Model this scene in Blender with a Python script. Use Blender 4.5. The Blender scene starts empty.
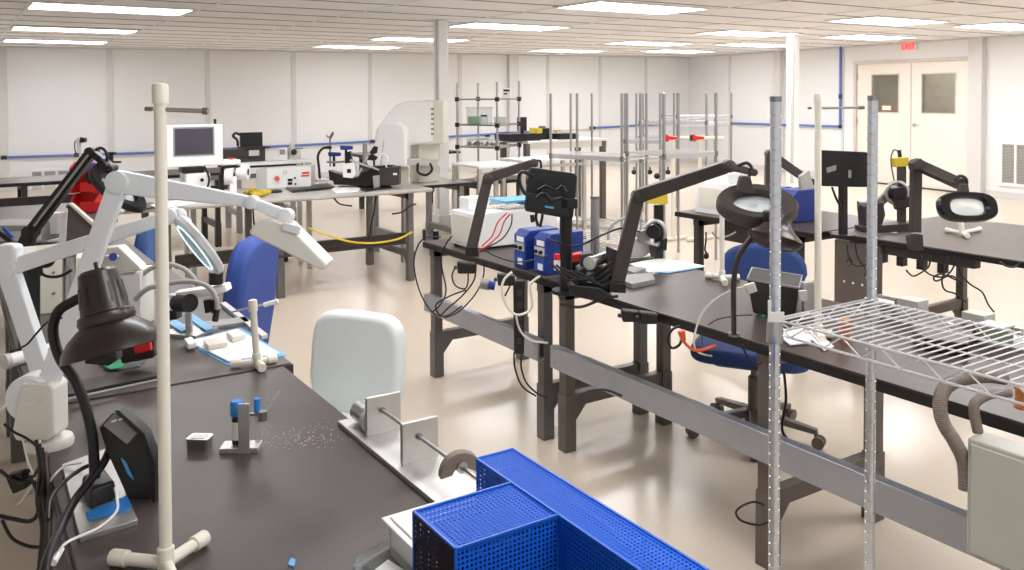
import bpy, bmesh, math, random
from mathutils import Vector, Matrix
random.seed(7)
col = bpy.context.scene.collection
V = Vector
PI = math.pi
# ---------------------------------------------------------------- camera model (metres; benches run along Y)
CH = 1.62
FPX, PPY = 866.6, 119.1
C0 = V((0, 0, CH))
FW = V((0.5455376, 0.83758442, -0.02900128)).normalized()
RT = V((0.83785648, -0.54587176, -0.00453298)).normalized()
UP = RT.cross(FW).normalized()
def ray(x, y): return FW + RT*((x-512)/FPX) + UP*((PPY-y)/FPX)
def at(x, y, z=None, X=None, Y=None, d=None):
    R = ray(x, y)
    if z is not None: s = (z-CH)/R.z
    elif X is not None: s = X/R.x
    elif Y is not None: s = Y/R.y
    else: s = d
    return C0 + R*s
cam = bpy.data.cameras.new('camera'); co = bpy.data.objects.new('camera', cam); col.objects.link(co)
cam.sensor_width = 36; cam.lens = FPX/1024*36; cam.shift_y = (PPY-285)/1024; cam.clip_start = .02
co.matrix_world = Matrix(((RT.x, UP.x, -FW.x, 0), (RT.y, UP.y, -FW.y, 0), (RT.z, UP.z, -FW.z, CH), (0, 0, 0, 1)))
bpy.context.scene.camera = co
# ---------------------------------------------------------------- materials
def lin(c):
    if isinstance(c, str): c = [int(c[i:i+2], 16)/255 for i in (0, 2, 4)]
    return [(v/12.92 if v <= .04045 else ((v+.055)/1.055)**2.4) for v in c] + [1]
MATS = {}
def mat(name, c, rough=.5, metal=0, var=.06, scale=8, bump=0, bscale=60, **kw):
    m = bpy.data.materials.new(name); m.use_nodes = True
    nt = m.node_tree; N = nt.nodes; L = nt.links
    b = N['Principled BSDF']
    b.inputs['Roughness'].default_value = rough; b.inputs['Metallic'].default_value = metal
    cc = lin(c)
    tc = N.new('ShaderNodeTexCoord'); nz = N.new('ShaderNodeTexNoise'); nz.inputs['Scale'].default_value = scale
    nz.inputs['Detail'].default_value = 4
    L.new(tc.outputs['Object'], nz.inputs['Vector'])
    rmp = N.new('ShaderNodeValToRGB')
    rmp.color_ramp.elements[0].position = .3; rmp.color_ramp.elements[1].position = .7
    rmp.color_ramp.elements[0].color = [v*(1-var) for v in cc[:3]]+[1]
    rmp.color_ramp.elements[1].color = [min(1, v*(1+var)) for v in cc[:3]]+[1]
    L.new(nz.outputs['Fac'], rmp.inputs['Fac']); L.new(rmp.outputs['Color'], b.inputs['Base Color'])
    if bump:
        n2 = N.new('ShaderNodeTexNoise'); n2.inputs['Scale'].default_value = bscale; L.new(tc.outputs['Object'], n2.inputs['Vector'])
        bp = N.new('ShaderNodeBump'); bp.inputs['Strength'].default_value = bump; bp.inputs['Distance'].default_value = .004
        L.new(n2.outputs['Fac'], bp.inputs['Height']); L.new(bp.outputs['Normal'], b.inputs['Normal'])
    for k, v in kw.items(): b.inputs[k.replace('_', ' ')].default_value = v
    MATS[name] = m
    return m
def emis(name, c, s):
    m = bpy.data.materials.new(name); m.use_nodes = True; b = m.node_tree.nodes['Principled BSDF']
    b.inputs['Base Color'].default_value = lin(c); b.inputs['Emission Color'].default_value = lin(c); b.inputs['Emission Strength'].default_value = s
    MATS[name] = m; return m
M = MATS
mat('wall', 'E8E8E8', .55, var=.01, scale=1)
mat('batten', 'D6D4D2', .5, var=.02)
mat('bluepipe', '5A75C0', .4); mat('whitepipe', 'ECE9E4', .4)
mat('ceiltile', 'EBEAEB', .9, var=.03, scale=2, bump=.3, bscale=90)
mat('ceilbar', 'E4E3E3', .5); mat('shadowgap', '6B6562', .8)
mat('door', 'ECE5DB', .4, var=.01); mat('jamb', 'CFC6BC', .45)
mat('steel', 'B8B8B8', .28, 1); mat('chrome', 'D8D8DA', .3, .55, var=.03); mat('alu', 'C8C6C2', .4, .85)
mat('aludark', '8C8A88', .4, .8)
mat('legsteel', '6C6866', .42, .35, var=.05); mat('legdark', '3D3735', .45, .3); mat('rail', 'A4A7AE', .3, .6, var=.05)
mat('legbrown', '6A625C', .45, .35)
mat('white', 'F1F1EF', .4, var=.02); mat('cream', 'DEDACD', .4, var=.03); mat('pvc', 'ECE6D6', .35, var=.02)
mat('armwhite', 'E8ECEF', .35, var=.02); mat('armwarm', 'E3DFD6', .4, var=.02)
mat('black', '121011', .4, var=.1); mat('blackgloss', '141214', .2); mat('darkgrey', '35322F', .5); mat('cable', '1E1B1A', .5)
mat('brownblack', '2A1D18', .35, var=.08, Coat_Weight=.12)
mat('armgrey', '433C39', .45, .2)
mat('blue', '2C4FA8', .4); mat('bluebox', '1D3A8C', .4); mat('bluefab', '3E5F9E', .75, bump=.3, bscale=300); mat('navyfab', '26417A', .7, bump=.3, bscale=300)
mat('royal', '36509C', .7, bump=.2, bscale=300)
mat('tape', '2C86D8', .6); mat('cyan', '55A8DE', .4)
mat('red', 'DB1F1B', .45); mat('orange', 'DD5A2A', .5); mat('yellow', 'D9BE2C', .5); mat('paper', 'F2F1EE', .8, var=.01)
mat('greybox', 'B4B3A8', .5, var=.03); mat('lightgrey', 'C9C7C3', .5); mat('midgrey', '8F8D8B', .5)
mat('green', '3C9A72', .5); mat('copper', 'CC7F4A', .35, .4); mat('postchrome', 'D2D5DA', .24, .9, var=.05, scale=30); mat('lensblue', 'A6D8EA', .08, Transmission_Weight=.35, IOR=1.1); mat('screen', '4A4750', .15); mat('hose', '7B6F64', .5); mat('greyhose', 'A3A09C', .4)
mat('vinyl', 'E6EBE9', .5, var=.02, bump=.15, bscale=40); mat('chip', 'D5C8A0', .6)
mat('lens', 'E4ECEE', .05, Transmission_Weight=.7, IOR=1.1)
mat('clear', 'EDF1F0', .12, Transmission_Weight=.85, IOR=1.15)
mat('cleargreen', 'A9D69A', .3, Transmission_Weight=.3)
mat('glass', 'B5B6B0', .05, Transmission_Weight=.0)
emis('panel', 'FBFCFF', 13.5); emis('exitred', 'FF5A58', 1.3); emis('ledblue', 'CFEFFF', 1.2)
# floor: glossy pale epoxy
def floor_mat():
    m = bpy.data.materials.new('epoxy'); m.use_nodes = True; nt = m.node_tree; N = nt.nodes; L = nt.links; b = N['Principled BSDF']
    tc = N.new('ShaderNodeTexCoord'); nz = N.new('ShaderNodeTexNoise'); nz.inputs['Scale'].default_value = .8; nz.inputs['Detail'].default_value = 6
    L.new(tc.outputs['Object'], nz.inputs['Vector']); r = N.new('ShaderNodeValToRGB')
    r.color_ramp.elements[0].color = lin('D2C3B0'); r.color_ramp.elements[1].color = lin('D9CBB9')
    L.new(nz.outputs['Fac'], r.inputs['Fac']); L.new(r.outputs['Color'], b.inputs['Base Color'])
    b.inputs['Roughness'].default_value = .25; b.inputs['Specular IOR Level'].default_value = .42; b.inputs['Coat Weight'].default_value = .12; b.inputs['Coat Roughness'].default_value = .08
    n2 = N.new('ShaderNodeTexNoise'); n2.inputs['Scale'].default_value = 22; n2.inputs['Detail'].default_value = 5; L.new(tc.outputs['Object'], n2.inputs['Vector'])
    bp = N.new('ShaderNodeBump'); bp.inputs['Strength'].default_value = .14; bp.inputs['Distance'].default_value = .006
    L.new(n2.outputs['Fac'], bp.inputs['Height']); L.new(bp.outputs['Normal'], b.inputs['Normal']); L.new(bp.outputs['Normal'], b.inputs['Coat Normal'])
    M['epoxy'] = m
floor_mat()
def top_mat(name, c1, c2, rough=.36):
    m = bpy.data.materials.new(name); m.use_nodes = True; nt = m.node_tree; N = nt.nodes; L = nt.links; b = N['Principled BSDF']
    tc = N.new('ShaderNodeTexCoord'); nz = N.new('ShaderNodeTexNoise'); nz.inputs['Scale'].default_value = 3.5; nz.inputs['Detail'].default_value = 8; nz.inputs['Roughness'].default_value = .65
    L.new(tc.outputs['Object'], nz.inputs['Vector']); r = N.new('ShaderNodeValToRGB')
    r.color_ramp.elements[0].position = .35; r.color_ramp.elements[1].position = .7
    r.color_ramp.elements[0].color = lin(c1); r.color_ramp.elements[1].color = lin(c2)
    L.new(nz.outputs['Fac'], r.inputs['Fac']); L.new(r.outputs['Color'], b.inputs['Base Color'])
    mr = N.new('ShaderNodeMapRange'); mr.inputs['To Min'].default_value = rough*.8; mr.inputs['To Max'].default_value = rough*1.3
    L.new(nz.outputs['Fac'], mr.inputs['Value']); L.new(mr.outputs['Result'], b.inputs['Roughness'])
    b.inputs['Specular IOR Level'].default_value = .3
    M[name] = m
top_mat('laminate', '433A37', '564C48'); top_mat('laminate2', '3E3431', '4E433E', .32); top_mat('greytop', 'B5B1AC', 'C2BEB8', .35); top_mat('laminate3', '5C5450', '6B625D', .42)
# perforated sheet: real transparency through a grid of round holes
def perf_mat(name, c, pitch, hole):
    m = bpy.data.materials.new(name); m.use_nodes = True; nt = m.node_tree; N = nt.nodes; L = nt.links; b = N['Principled BSDF']
    b.inputs['Base Color'].default_value = lin(c); b.inputs['Roughness'].default_value = .55; b.inputs['Specular IOR Level'].default_value = .3
    tc = N.new('ShaderNodeTexCoord'); uv = tc.outputs['UV']
    sc = N.new('ShaderNodeVectorMath'); sc.operation = 'SCALE'; sc.inputs['Scale'].default_value = 1/pitch; L.new(uv, sc.inputs[0])
    fr = N.new('ShaderNodeVectorMath'); fr.operation = 'FRACTION'; L.new(sc.outputs[0], fr.inputs[0])
    sb = N.new('ShaderNodeVectorMath'); sb.operation = 'SUBTRACT'; sb.inputs[1].default_value = (.5, .5, 0); L.new(fr.outputs[0], sb.inputs[0])
    ln = N.new('ShaderNodeVectorMath'); ln.operation = 'LENGTH'; L.new(sb.outputs[0], ln.inputs[0])
    gt = N.new('ShaderNodeMath'); gt.operation = 'GREATER_THAN'; gt.inputs[1].default_value = hole; L.new(ln.outputs['Value'], gt.inputs[0])
    L.new(gt.outputs[0], b.inputs['Alpha'])
    M[name] = m
perf_mat('perfblue', '0F5CD2', .0074, .3)
perf_mat('perfblack', '2A2430', .0085, .30)
# ---------------------------------------------------------------- mesh builder
class MB:
    def __init__(s): s.bm = bmesh.new()
    def poly(s, pts, h, frame=None):
        """prism: 2-D outline pts extruded by h; frame maps local (x,y,z) to space"""
        f = frame or Matrix.Identity(4)
        a = [s.bm.verts.new(f @ V((p[0], p[1], 0))) for p in pts]; b = [s.bm.verts.new(f @ V((p[0], p[1], h))) for p in pts]
        n = len(pts)
        s.bm.faces.new(a[::-1]); s.bm.faces.new(b)
        for i in range(n): s.bm.faces.new((a[i], a[(i+1) % n], b[(i+1) % n], b[i]))
        return s
    def box(s, lo, hi, frame=None):
        return s.poly([(lo[0], lo[1]), (hi[0], lo[1]), (hi[0], hi[1]), (lo[0], hi[1])], hi[2]-lo[2], (frame or Matrix.Identity(4)) @ Matrix.Translation((0, 0, lo[2])))
    def hexa(s, b4, t4):
        a = [s.bm.verts.new(p) for p in b4]; b = [s.bm.verts.new(p) for p in t4]
        s.bm.faces.new(a[::-1]); s.bm.faces.new(b)
        for i in range(4): s.bm.faces.new((a[i], a[(i+1) % 4], b[(i+1) % 4], b[i]))
        return s
    def ring(s, c, x, y, r, n, ry=None):
        ry = ry or r
        return [s.bm.verts.new(c + x*(r*math.cos(2*PI*i/n)) + y*(ry*math.sin(2*PI*i/n))) for i in range(n)]
    def lathe(s, prof, p0=V((0, 0, 0)), axis=V((0, 0, 1)), n=20, sx=1, xdir=None, cap=True):
        """prof: list of (radius, height along the axis)"""
        a = V(axis).normalized(); x = V(xdir) if xdir is not None else (a.orthogonal()); x = (x - a*x.dot(a)).normalized(); y = a.cross(x)
        R = [s.ring(V(p0)+a*h, x, y, max(r, 1e-5)*sx, n, max(r, 1e-5)) for r, h in prof]
        for A, B in zip(R, R[1:]):
            for i in range(n): s.bm.faces.new((A[i], A[(i+1) % n], B[(i+1) % n], B[i]))
        if cap: s.bm.faces.new(R[0][::-1]); s.bm.faces.new(R[-1])
        return s
    def cyl(s, p0, p1, r, r2=None, n=14):
        p0 = V(p0); p1 = V(p1); return s.lathe([(r, 0), (r if r2 is None else r2, (p1-p0).length)], p0, p1-p0, n)
    def tube(s, pts, r, n=8, smooth=True, cyc=False):
        pts = [V(p) for p in pts]
        if smooth and len(pts) > 2: pts = crv(pts, cyc)
        m = len(pts); R = []; px = None
        for i, p in enumerate(pts):
            t = ((pts[(i+1) % m] if (cyc or i < m-1) else p) - (pts[i-1] if (cyc or i > 0) else p)).normalized()
            x = (px - t*px.dot(t)) if px is not None else t.orthogonal()
            if x.length < 1e-6: x = t.orthogonal()
            x.normalize(); px = x; R.append(s.ring(p, x, t.cross(x), r[i*len(r)//m] if isinstance(r, list) else r, n))
        pr = list(zip(R, R[1:])) + ([(R[-1], R[0])] if cyc else [])
        for A, B in pr:
            for i in range(n): s.bm.faces.new((A[i], A[(i+1) % n], B[(i+1) % n], B[i]))
        if not cyc: s.bm.faces.new(R[0][::-1]); s.bm.faces.new(R[-1])
        return s
    def beam(s, p0, p1, w, h, up=(0, 0, 1), w2=None, h2=None):
        """rectangular bar p0->p1; h is its size along 'up', w across"""
        p0 = V(p0); p1 = V(p1); t = (p1-p0).normalized(); u = V(up); u = (u-t*u.dot(t)).normalized(); x = t.cross(u)
        w2 = w if w2 is None else w2; h2 = h if h2 is None else h2
        q = lambda p, w, h: [p+x*(a*w/2)+u*(b*h/2) for a, b in ((-1, -1), (1, -1), (1, 1), (-1, 1))]
        return s.hexa(q(p0, w, h), q(p1, w2, h2))
    def sph(s, c, r, sc=(1, 1, 1), seg=16, rings=10, frame=None):
        mt = Matrix.Translation(c) @ (frame or Matrix.Identity(4)) @ Matrix.Diagonal((r*sc[0], r*sc[1], r*sc[2], 1))
        bmesh.ops.create_uvsphere(s.bm, u_segments=seg, v_segments=rings, radius=1, matrix=mt); return s
    def build(s, name, m, parent=None, off=None, smooth=None, bev=0, seg=2, kind=None, sub=0):
        bm = s.bm
        bmesh.ops.recalc_face_normals(bm, faces=bm.faces)
        if off is not None: bmesh.ops.translate(bm, verts=bm.verts, vec=-V(off))
        me = bpy.data.meshes.new(name); bm.to_mesh(me); bm.free()
        if smooth:
            for p in me.polygons: p.use_smooth = True
            me.set_sharp_from_angle(angle=math.radians(smooth))
        o = bpy.data.objects.new(name, me); col.objects.link(o); me.materials.append(M[m] if isinstance(m, str) else m)
        if parent is not None: o.parent = parent
        if bev:
            b = o.modifiers.new('bevel', 'BEVEL'); b.width = bev; b.segments = seg; b.limit_method = 'ANGLE'; b.angle_limit = math.radians(35)
            for p in me.polygons: p.use_smooth = True
            me.set_sharp_from_angle(angle=math.radians(40)) if False else None
            w = o.modifiers.new('wn', 'WEIGHTED_NORMAL'); w.keep_sharp = True
        if sub:
            b = o.modifiers.new('sub', 'SUBSURF'); b.levels = sub; b.render_levels = sub
        if kind: o['kind'] = kind
        return o
def crv(p, cyc=False, k=7):
    out = []; n = len(p)
    g = (lambda i: p[i % n]) if cyc else (lambda i: p[max(0, min(n-1, i))])
    for i in range(n if cyc else n-1):
        a, b, c, d = g(i-1), g(i), g(i+1), g(i+2)
        for j in range(k):
            t = j/k; out.append(.5*((2*b)+(c-a)*t+(2*a-5*b+4*c-d)*t*t+(3*b-a-3*c+d)*t**3))
    if not cyc: out.append(p[-1])
    return out
def fr(loc, rz=0, ry=0, rx=0):
    return Matrix.Translation(loc) @ Matrix.Rotation(rz, 4, 'Z') @ Matrix.Rotation(ry, 4, 'Y') @ Matrix.Rotation(rx, 4, 'X')
def frame(o, x, y):
    x = V(x).normalized(); y = V(y); y = (y-x*y.dot(x)).normalized(); z = x.cross(y)
    return Matrix(((x.x, y.x, z.x, o[0]), (x.y, y.y, z.y, o[1]), (x.z, y.z, z.z, o[2]), (0, 0, 0, 1)))
class T:
    """a thing: an Empty at its base; its parts are built in world coordinates or, with local=True, around the origin"""
    def __init__(s, name, label, cat, loc, rz=0, group=None, local=False):
        s.loc = V(loc); s.local = local
        s.o = bpy.data.objects.new(name, None); col.objects.link(s.o); s.o.location = s.loc; s.o.rotation_euler = (0, 0, rz)
        s.o.empty_display_size = .05
        s.o['label'] = label; s.o['category'] = cat
        if group: s.o['group'] = group
    def p(s, name, mb, m, label=None, under=None, **k):
        o = mb.build(name, m, under or s.o, off=None if s.local else s.loc, **k)
        if label: o['label'] = label
        return o
def one(name, mb, m, label, cat, group=None, **k):
    o = mb.build(name, m, **k); o['label'] = label; o['category'] = cat
    if group: o['group'] = group
    return o
def dup(root, loc, rz=None, label=None, group=None):
    r = root.copy(); col.objects.link(r); r.location = loc
    if rz is not None: r.rotation_euler = (0, 0, rz)
    if label: r['label'] = label
    if group: r['group'] = group
    for ch in list(root.children):
        c = ch.copy(); col.objects.link(c); c.parent = r
        for g in list(ch.children):
            d = g.copy(); col.objects.link(d); d.parent = c
    return r
def struct(name, mb, m, **k): return mb.build(name, m, kind='structure', **k)
# ---------------------------------------------------------------- room shell
HC = 2.477
CR = V((14.75, 14.95, 0)); U = V((-.9875, .1575, 0)).normalized(); W_ = V((-.1575, -.9875, 0)).normalized()
def R(s, t, z=0): return CR + U*s + W_*t + V((0, 0, z))
RF = Matrix(((U.x, W_.x, 0, CR.x), (U.y, W_.y, 0, CR.y), (0, 0, 1, 0), (0, 0, 0, 1)))      # local (s,t,z) -> world
def onL(x, y, off=0):      # point on the left (far) wall, off metres in front of it
    r = ray(x, y); n = W_; k = ((CR + W_*off) - C0).dot(n)/r.dot(n); p = C0+r*k; return p
def onR(x, y, off=0):
    r = ray(x, y); n = U; k = ((CR + U*off) - C0).dot(n)/r.dot(n); return C0+r*k
def sL(x, y=100): return (onL(x, y)-CR).dot(U)
def tR(x, y=100): return (onR(x, y)-CR).dot(W_)
S1, T1 = 15.2, 18.6
struct('floor', MB().box((0, 0, -.1), (S1, T1, 0), RF), 'epoxy')
struct('ceiling', MB().box((0, 0, HC), (S1, T1, HC+.1), RF), 'ceiltile')
struct('wall_far', MB().box((-.15, -.15, -.1), (S1, 0, HC+.1), RF), 'wall')
struct('wall_left', MB().box((S1, -.15, -.1), (S1+.15, T1, HC+.1), RF), 'wall')
# right wall around the double doors
ta, tb = tR(857), tR(970); ZD = (onR(857, 64).z+onR(970, 61).z)/2
w = MB().box((-.15, 0, -.1), (0, ta, HC+.1), RF).box((-.15, tb, -.1), (0, T1, HC+.1), RF).box((-.15, ta, ZD), (0, tb, HC+.1), RF)
struct('wall_right', w, 'wall')
# ceiling grid
g = MB(); g2 = MB()
ci = lambda v: (v.x, v.y)
k = -2
while .66+1.475*k < 15.2:
    x = .66+1.475*k; g.box((x-.012, -1.5, HC-.006), (x+.012, 17.5, HC+.01)); k += 1
k = -14
while 9.05+.7375*k < 17.6:
    y = 9.05+.7375*k; g2.box((-1.5, y-.012, HC-.004), (14.9, y+.012, HC+.01)); k += 1
def clip(mb):
    bm = mb.bm
    for co_, no in ((R(.01, 0), -U), (R(S1-.01, 0), U), (R(0, .01), -W_), (R(0, T1-.02), W_)):
        r = bmesh.ops.bisect_plane(bm, geom=bm.verts[:]+bm.edges[:]+bm.faces[:], plane_co=co_, plane_no=no, clear_outer=True)
    return mb
struct('trim_1', clip(g), 'ceilbar'); struct('trim_2', clip(g2), 'shadowgap')  # second bar set is coloured dark for the shadow gap along the tiles
# vertical battens and pilasters
ti = 3
for x, wd, th in ((3, .14, .05), (110, .1, .03), (208, .08, .02), (294, .08, .02), (370, .07, .02), (460, .07, .02), (512, .22, .12), (548, .06, .02), (600, .06, .02), (646, .06, .02)):
    s = sL(x); struct('trim_%d' % ti, MB().box((s-wd/2, 0, 0), (s+wd/2, th, HC), RF), 'batten'); ti += 1
for x, wd, th in ((730, .06, .02), (781, .2, .12), (843, .06, .02), (979, .24, .1)):
    t = tR(x); struct('trim_%d' % ti, MB().box((0, t-wd/2, 0), (th, t+wd/2, HC), RF), 'batten'); ti += 1
struct('trim_%d' % ti, MB().box((0, 0, HC-.03), (S1, .02, HC), RF).box((0, 0, HC-.03), (.02, T1, HC), RF), 'batten'); ti += 1
struct('baseboard_far', MB().box((0, 0, 0), (S1, .015, .1), RF), 'batten')
struct('baseboard_right', MB().box((0, 0, 0), (.015, ta-.06, .1), RF).box((0, tb+.06, 0), (.015, T1, .1), RF), 'batten')
# double doors
jm = MB().box((-.1, ta-.06, 0), (.03, ta, ZD+.06), RF).box((-.1, tb, 0), (.03, tb+.06, ZD+.06), RF).box((-.1, ta, ZD), (.03, tb, ZD+.06), RF)
struct('trim_%d' % ti, jm, 'jamb', bev=.005); ti += 1
struct('trim_%d' % ti, MB().box((-.12, ta, 0), (.03, tb, .02), RF), 'darkgrey'); ti += 1
tm = tR(911); tm_ = tm
def leaf(n, a, b, win, hx):
    x0, y0, x1, y1 = win
    wa, wb = tR(x0), tR(x1); za, zb = onR((x0+x1)/2, y1).z, onR((x0+x1)/2, y0).z
    d = MB()
    for lo, hi in (((-.05, a, .02), (-.005, wa, ZD)), ((-.05, wb, .02), (-.005, b, ZD)), ((-.05, wa, .02), (-.005, wb, za)), ((-.05, wa, zb), (-.005, wb, ZD))): d.box(lo, hi, RF)
    o = struct('door_%d' % n, d, 'door')
    f = MB()
    for lo, hi in (((-.055, wa-.02, za-.02), (.003, wa, zb+.02)), ((-.055, wb, za-.02), (.003, wb+.02, zb+.02)), ((-.055, wa, za-.02), (.003, wb, za)), ((-.055, wa, zb), (.003, wb, zb+.02))): f.box(lo, hi, RF)
    f.build('window_frame', 'jamb', o)
    MB().box((-.035, wa, za), (-.025, wb, zb), RF).build('pane', 'glasspane', o)
    for z in (.25, 1.05, 1.85):
        e = a if n == 1 else b
        MB().box((-.004, e-.02, z), (.012, e+.012, z+.11), RF).build('hinge', 'steel', o)
    return o, wa, wb, za, zb
mat('glasspane', 'C9CCC6', .03, Transmission_Weight=.9, IOR=1.1)
d1 = leaf(1, ta+.004, tm-.003, (872, 75, 898, 112), 0)
d2 = leaf(2, tm+.003, tb-.004, (922, 74, 955, 113), 0)
hz = onR(914, 125).z
h = MB().cyl(R(-.005, tm+.07, hz), R(.05, tm+.07, hz), .011).beam(R(.05, tm+.07, hz), R(.05, tm+.2, hz), .02, .024).lathe([(.032, 0), (.032, .012)], R(-.005, tm+.07, hz), U)
h.build('door_handle', 'steel', d2[0], bev=.003)
MB().box((-.004, tm-.012, .02), (.004, tm+.006, ZD), RF).build('astragal', 'jamb', d1[0])
# corridor behind the doors' panes
mat('corridor', 'A9A196', .8); mat('corrdark', '6B625A', .8)
struct('wall_corridor', MB().box((-2.0, ta-1.5, -.1), (-1.9, tb+1.5, HC+.1), RF), 'corridor')
struct('floor_corridor', MB().box((-2.0, ta-1.5, -.12), (-.15, tb+1.5, 0), RF), 'epoxy')
cl = MB().box((-1.6, ta+.2, HC-.02), (-.8, tb-.2, HC-.005), RF)
t = T('ceiling_light', 'added corridor light beyond the double doors, brightening the panes', 'ceiling light', R(-1.2, tm_, HC-.02)); t.p('diffuser', cl, emis('panel2', 'FFF6E8', 12))  # glowing panel added to brighten what shows through the door panes
struct('ceiling_corridor', MB().box((-2.0, ta-1.5, HC), (-.15, tb+1.5, HC+.1), RF), 'ceiltile')
one('notice_board', MB().box((-1.85, tR(936), .9), (-1.8, tR(962), 2.3), RF), 'corrdark', 'dark tall panel seen through the right door pane', 'panel')
# little notice taped inside the left pane
t = T('taped_notice', 'small brown framed notice behind the left door pane', 'notice', R(-.02, tR(886), onR(886, 110).z))
a0, a1 = tR(881), tR(891); z0, z1 = onR(886, 111).z, onR(886, 105).z
t.p('frame', MB().box((-.024, a0, z0), (-.014, a1, z1), RF), 'copper'); t.p('sheet', MB().box((-.014, a0+.02, z0+.02), (-.012, a1-.02, z1-.02), RF), 'paper')
# exit sign
ex0, ex1 = tR(903), tR(917); ez0, ez1 = onR(910, 51).z, min(HC-.005, onR(910, 40).z)
t = T('exit_sign', 'lit red exit sign on the wall above the double doors', 'sign', R(0, (ex0+ex1)/2, ez0))
t.p('housing', MB().box((0, ex0, ez0), (.05, ex1, ez1), RF), 'white', bev=.004)
mat('signpink', 'F0908C', .5)
t.p('face', MB().box((.05, ex0+.01, ez0+.01), (.053, ex1-.01, ez1-.01), RF), emis('signface', 'F7807C', .9))
cu = bpy.data.curves.new('exit_text', 'FONT'); cu.body = 'EXIT'; cu.size = (ez1-ez0)*.95; cu.extrude = .001; cu.align_x = 'CENTER'; cu.align_y = 'CENTER'
tq = bpy.data.objects.new('tmp', cu); tme = bpy.data.meshes.new_from_object(tq); tme.name = 'lettering'; bpy.data.objects.remove(tq)
tx = bpy.data.objects.new('lettering', tme); col.objects.link(tx); tx.data.materials.clear(); tx.data.materials.append(emis('signtext', 'E01818', 1.1))
mm = frame(R(.055, (ex0+ex1)/2, (ez0+ez1)/2), W_, V((0, 0, 1)))
tx.parent = t.o; tx.matrix_basis = Matrix.Translation(-t.loc) @ mm
# blue compressed-air pipe round the room
def P3(px, w=onL, o=.05): return [w(x, y, o) for x, y in px]
t = T('air_pipe', 'thin blue air pipe running along the far wall', 'pipe', onL(3, 157.5, .05))
t.p('pipe', MB().tube(P3([(3, 157.5), (155, 152.5), (380, 141), (540, 131)]), .022, 8, smooth=False), 'bluepipe')
t.p('white_length', MB().tube(P3([(540, 131), (592, 128)]), .022, 8, smooth=False), 'whitepipe', 'white length of pipe')
t.p('pipe', MB().tube(P3([(592, 128), (689, 122.5)]), .022, 8, smooth=False), 'bluepipe')
for x, y in ((4, 157.5), (77, 155), (262, 148), (373, 141.5), (592, 128)):
    a = onL(x-3, y+.12, .05); b = onL(x+3, y-.12, .05); t.p('coupling', MB().cyl(a, b, .035, n=10), 'darkgrey')
t = T('air_pipe', 'blue air pipe on the right wall turning up to the ceiling', 'pipe', onR(840, 126.5, .05))
t.p('pipe', MB().tube([onR(692, 122.5, .05), onR(732, 123.3, .05), onR(840, 126.5, .05)], .022, 8, smooth=False), 'bluepipe')
tp = onR(840, 126.5, .05); t.p('riser', MB().cyl(tp, V((tp.x, tp.y, HC)), .022), 'bluepipe')
t.p('elbow', MB().sph(tp, .04), 'darkgrey'); t.p('coupling', MB().cyl(tp+V((0, 0, .52)), tp+V((0, 0, .6)), .032), 'darkgrey')
# wall grilles
def grille(pl, wf, px, label, nb):
    (x0, y0), (x1, y1) = px
    a, b = wf(x0, (y0+y1)/2), wf(x1, (y0+y1)/2); zt, zb = wf((x0+x1)/2, y0).z, wf((x0+x1)/2, y1).z
    d = W_ if wf is onR else -U; nrm = U if wf is onR else W_
    w_ = (b-a).dot(d); F = frame(V((a.x, a.y, zb)), d, V((0, 0, 1)))
    if F.col[2].to_3d().dot(nrm) < 0: F = F @ Matrix.Diagonal((1, 1, -1, 1))
    h = zt-zb; t = T('wall_grille', label, 'vent', V((a.x, a.y, zb)))
    f = MB()
    for lo, hi in (((0, 0), (w_, .05)), ((0, h-.05), (w_, h)), ((0, .05), (.05, h-.05)), ((w_-.05, .05), (w_, h-.05))): f.box((*lo, 0), (*hi, .025), F)
    for i in range(1, nb): f.box((w_*i/nb-.02, .05, 0), (w_*i/nb+.02, h-.05, .022), F)
    t.p('frame', f, 'wall', bev=.003)
    s = MB(); n = int((h-.1)/.022)
    for i in range(n): s.poly([(.05, 0), (w_-.05, 0), (w_-.05, .016), (.05, .016)], .003, F @ Matrix.Translation((0, .05+i*(h-.1)/n, .008)) @ Matrix.Rotation(math.radians(35), 4, 'X'))
    t.p('slats', s, 'lightgrey'); t.p('backing', MB().box((.03, .03, .001), (w_-.03, h-.03, .004), F), 'midgrey')
grille(0, onR, ((1000, 142), (1050, 188)), 'white louvred grille low on the wall right of the doors', 3)
grille(0, onL, ((29, 168), (98, 203)), 'wide white louvred return grille on the far wall behind the red bins', 5)
# white columns
def column(x, y, wd, label, ybase):
    p = at(x, y, z=0) if ybase else at(x, y, z=HC); p = V((p.x, p.y, 0))
    t = T('support_column', label, 'column', p)
    t.p('shaft', MB().box((p.x-wd/2, p.y-wd/2, 0), (p.x+wd/2, p.y+wd/2, HC)), 'white', bev=.008)
    t.p('base_box', MB().box((p.x-wd*.62, p.y-wd*.62, 0), (p.x+wd*.62, p.y+wd*.62, .22)), 'white', bev=.008)
    t.p('conduit', MB().box((p.x-wd/2-.02, p.y-wd/2-.01, .3), (p.x-wd/2, p.y-wd/2+.03, HC-.01)), 'lightgrey')
    return p
column(442, 233, .13, 'white square column standing behind the grey-topped workbench end', True)
column(793, 34, .13, 'white square column standing behind the two blue controllers on the far right bench', False)
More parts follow.
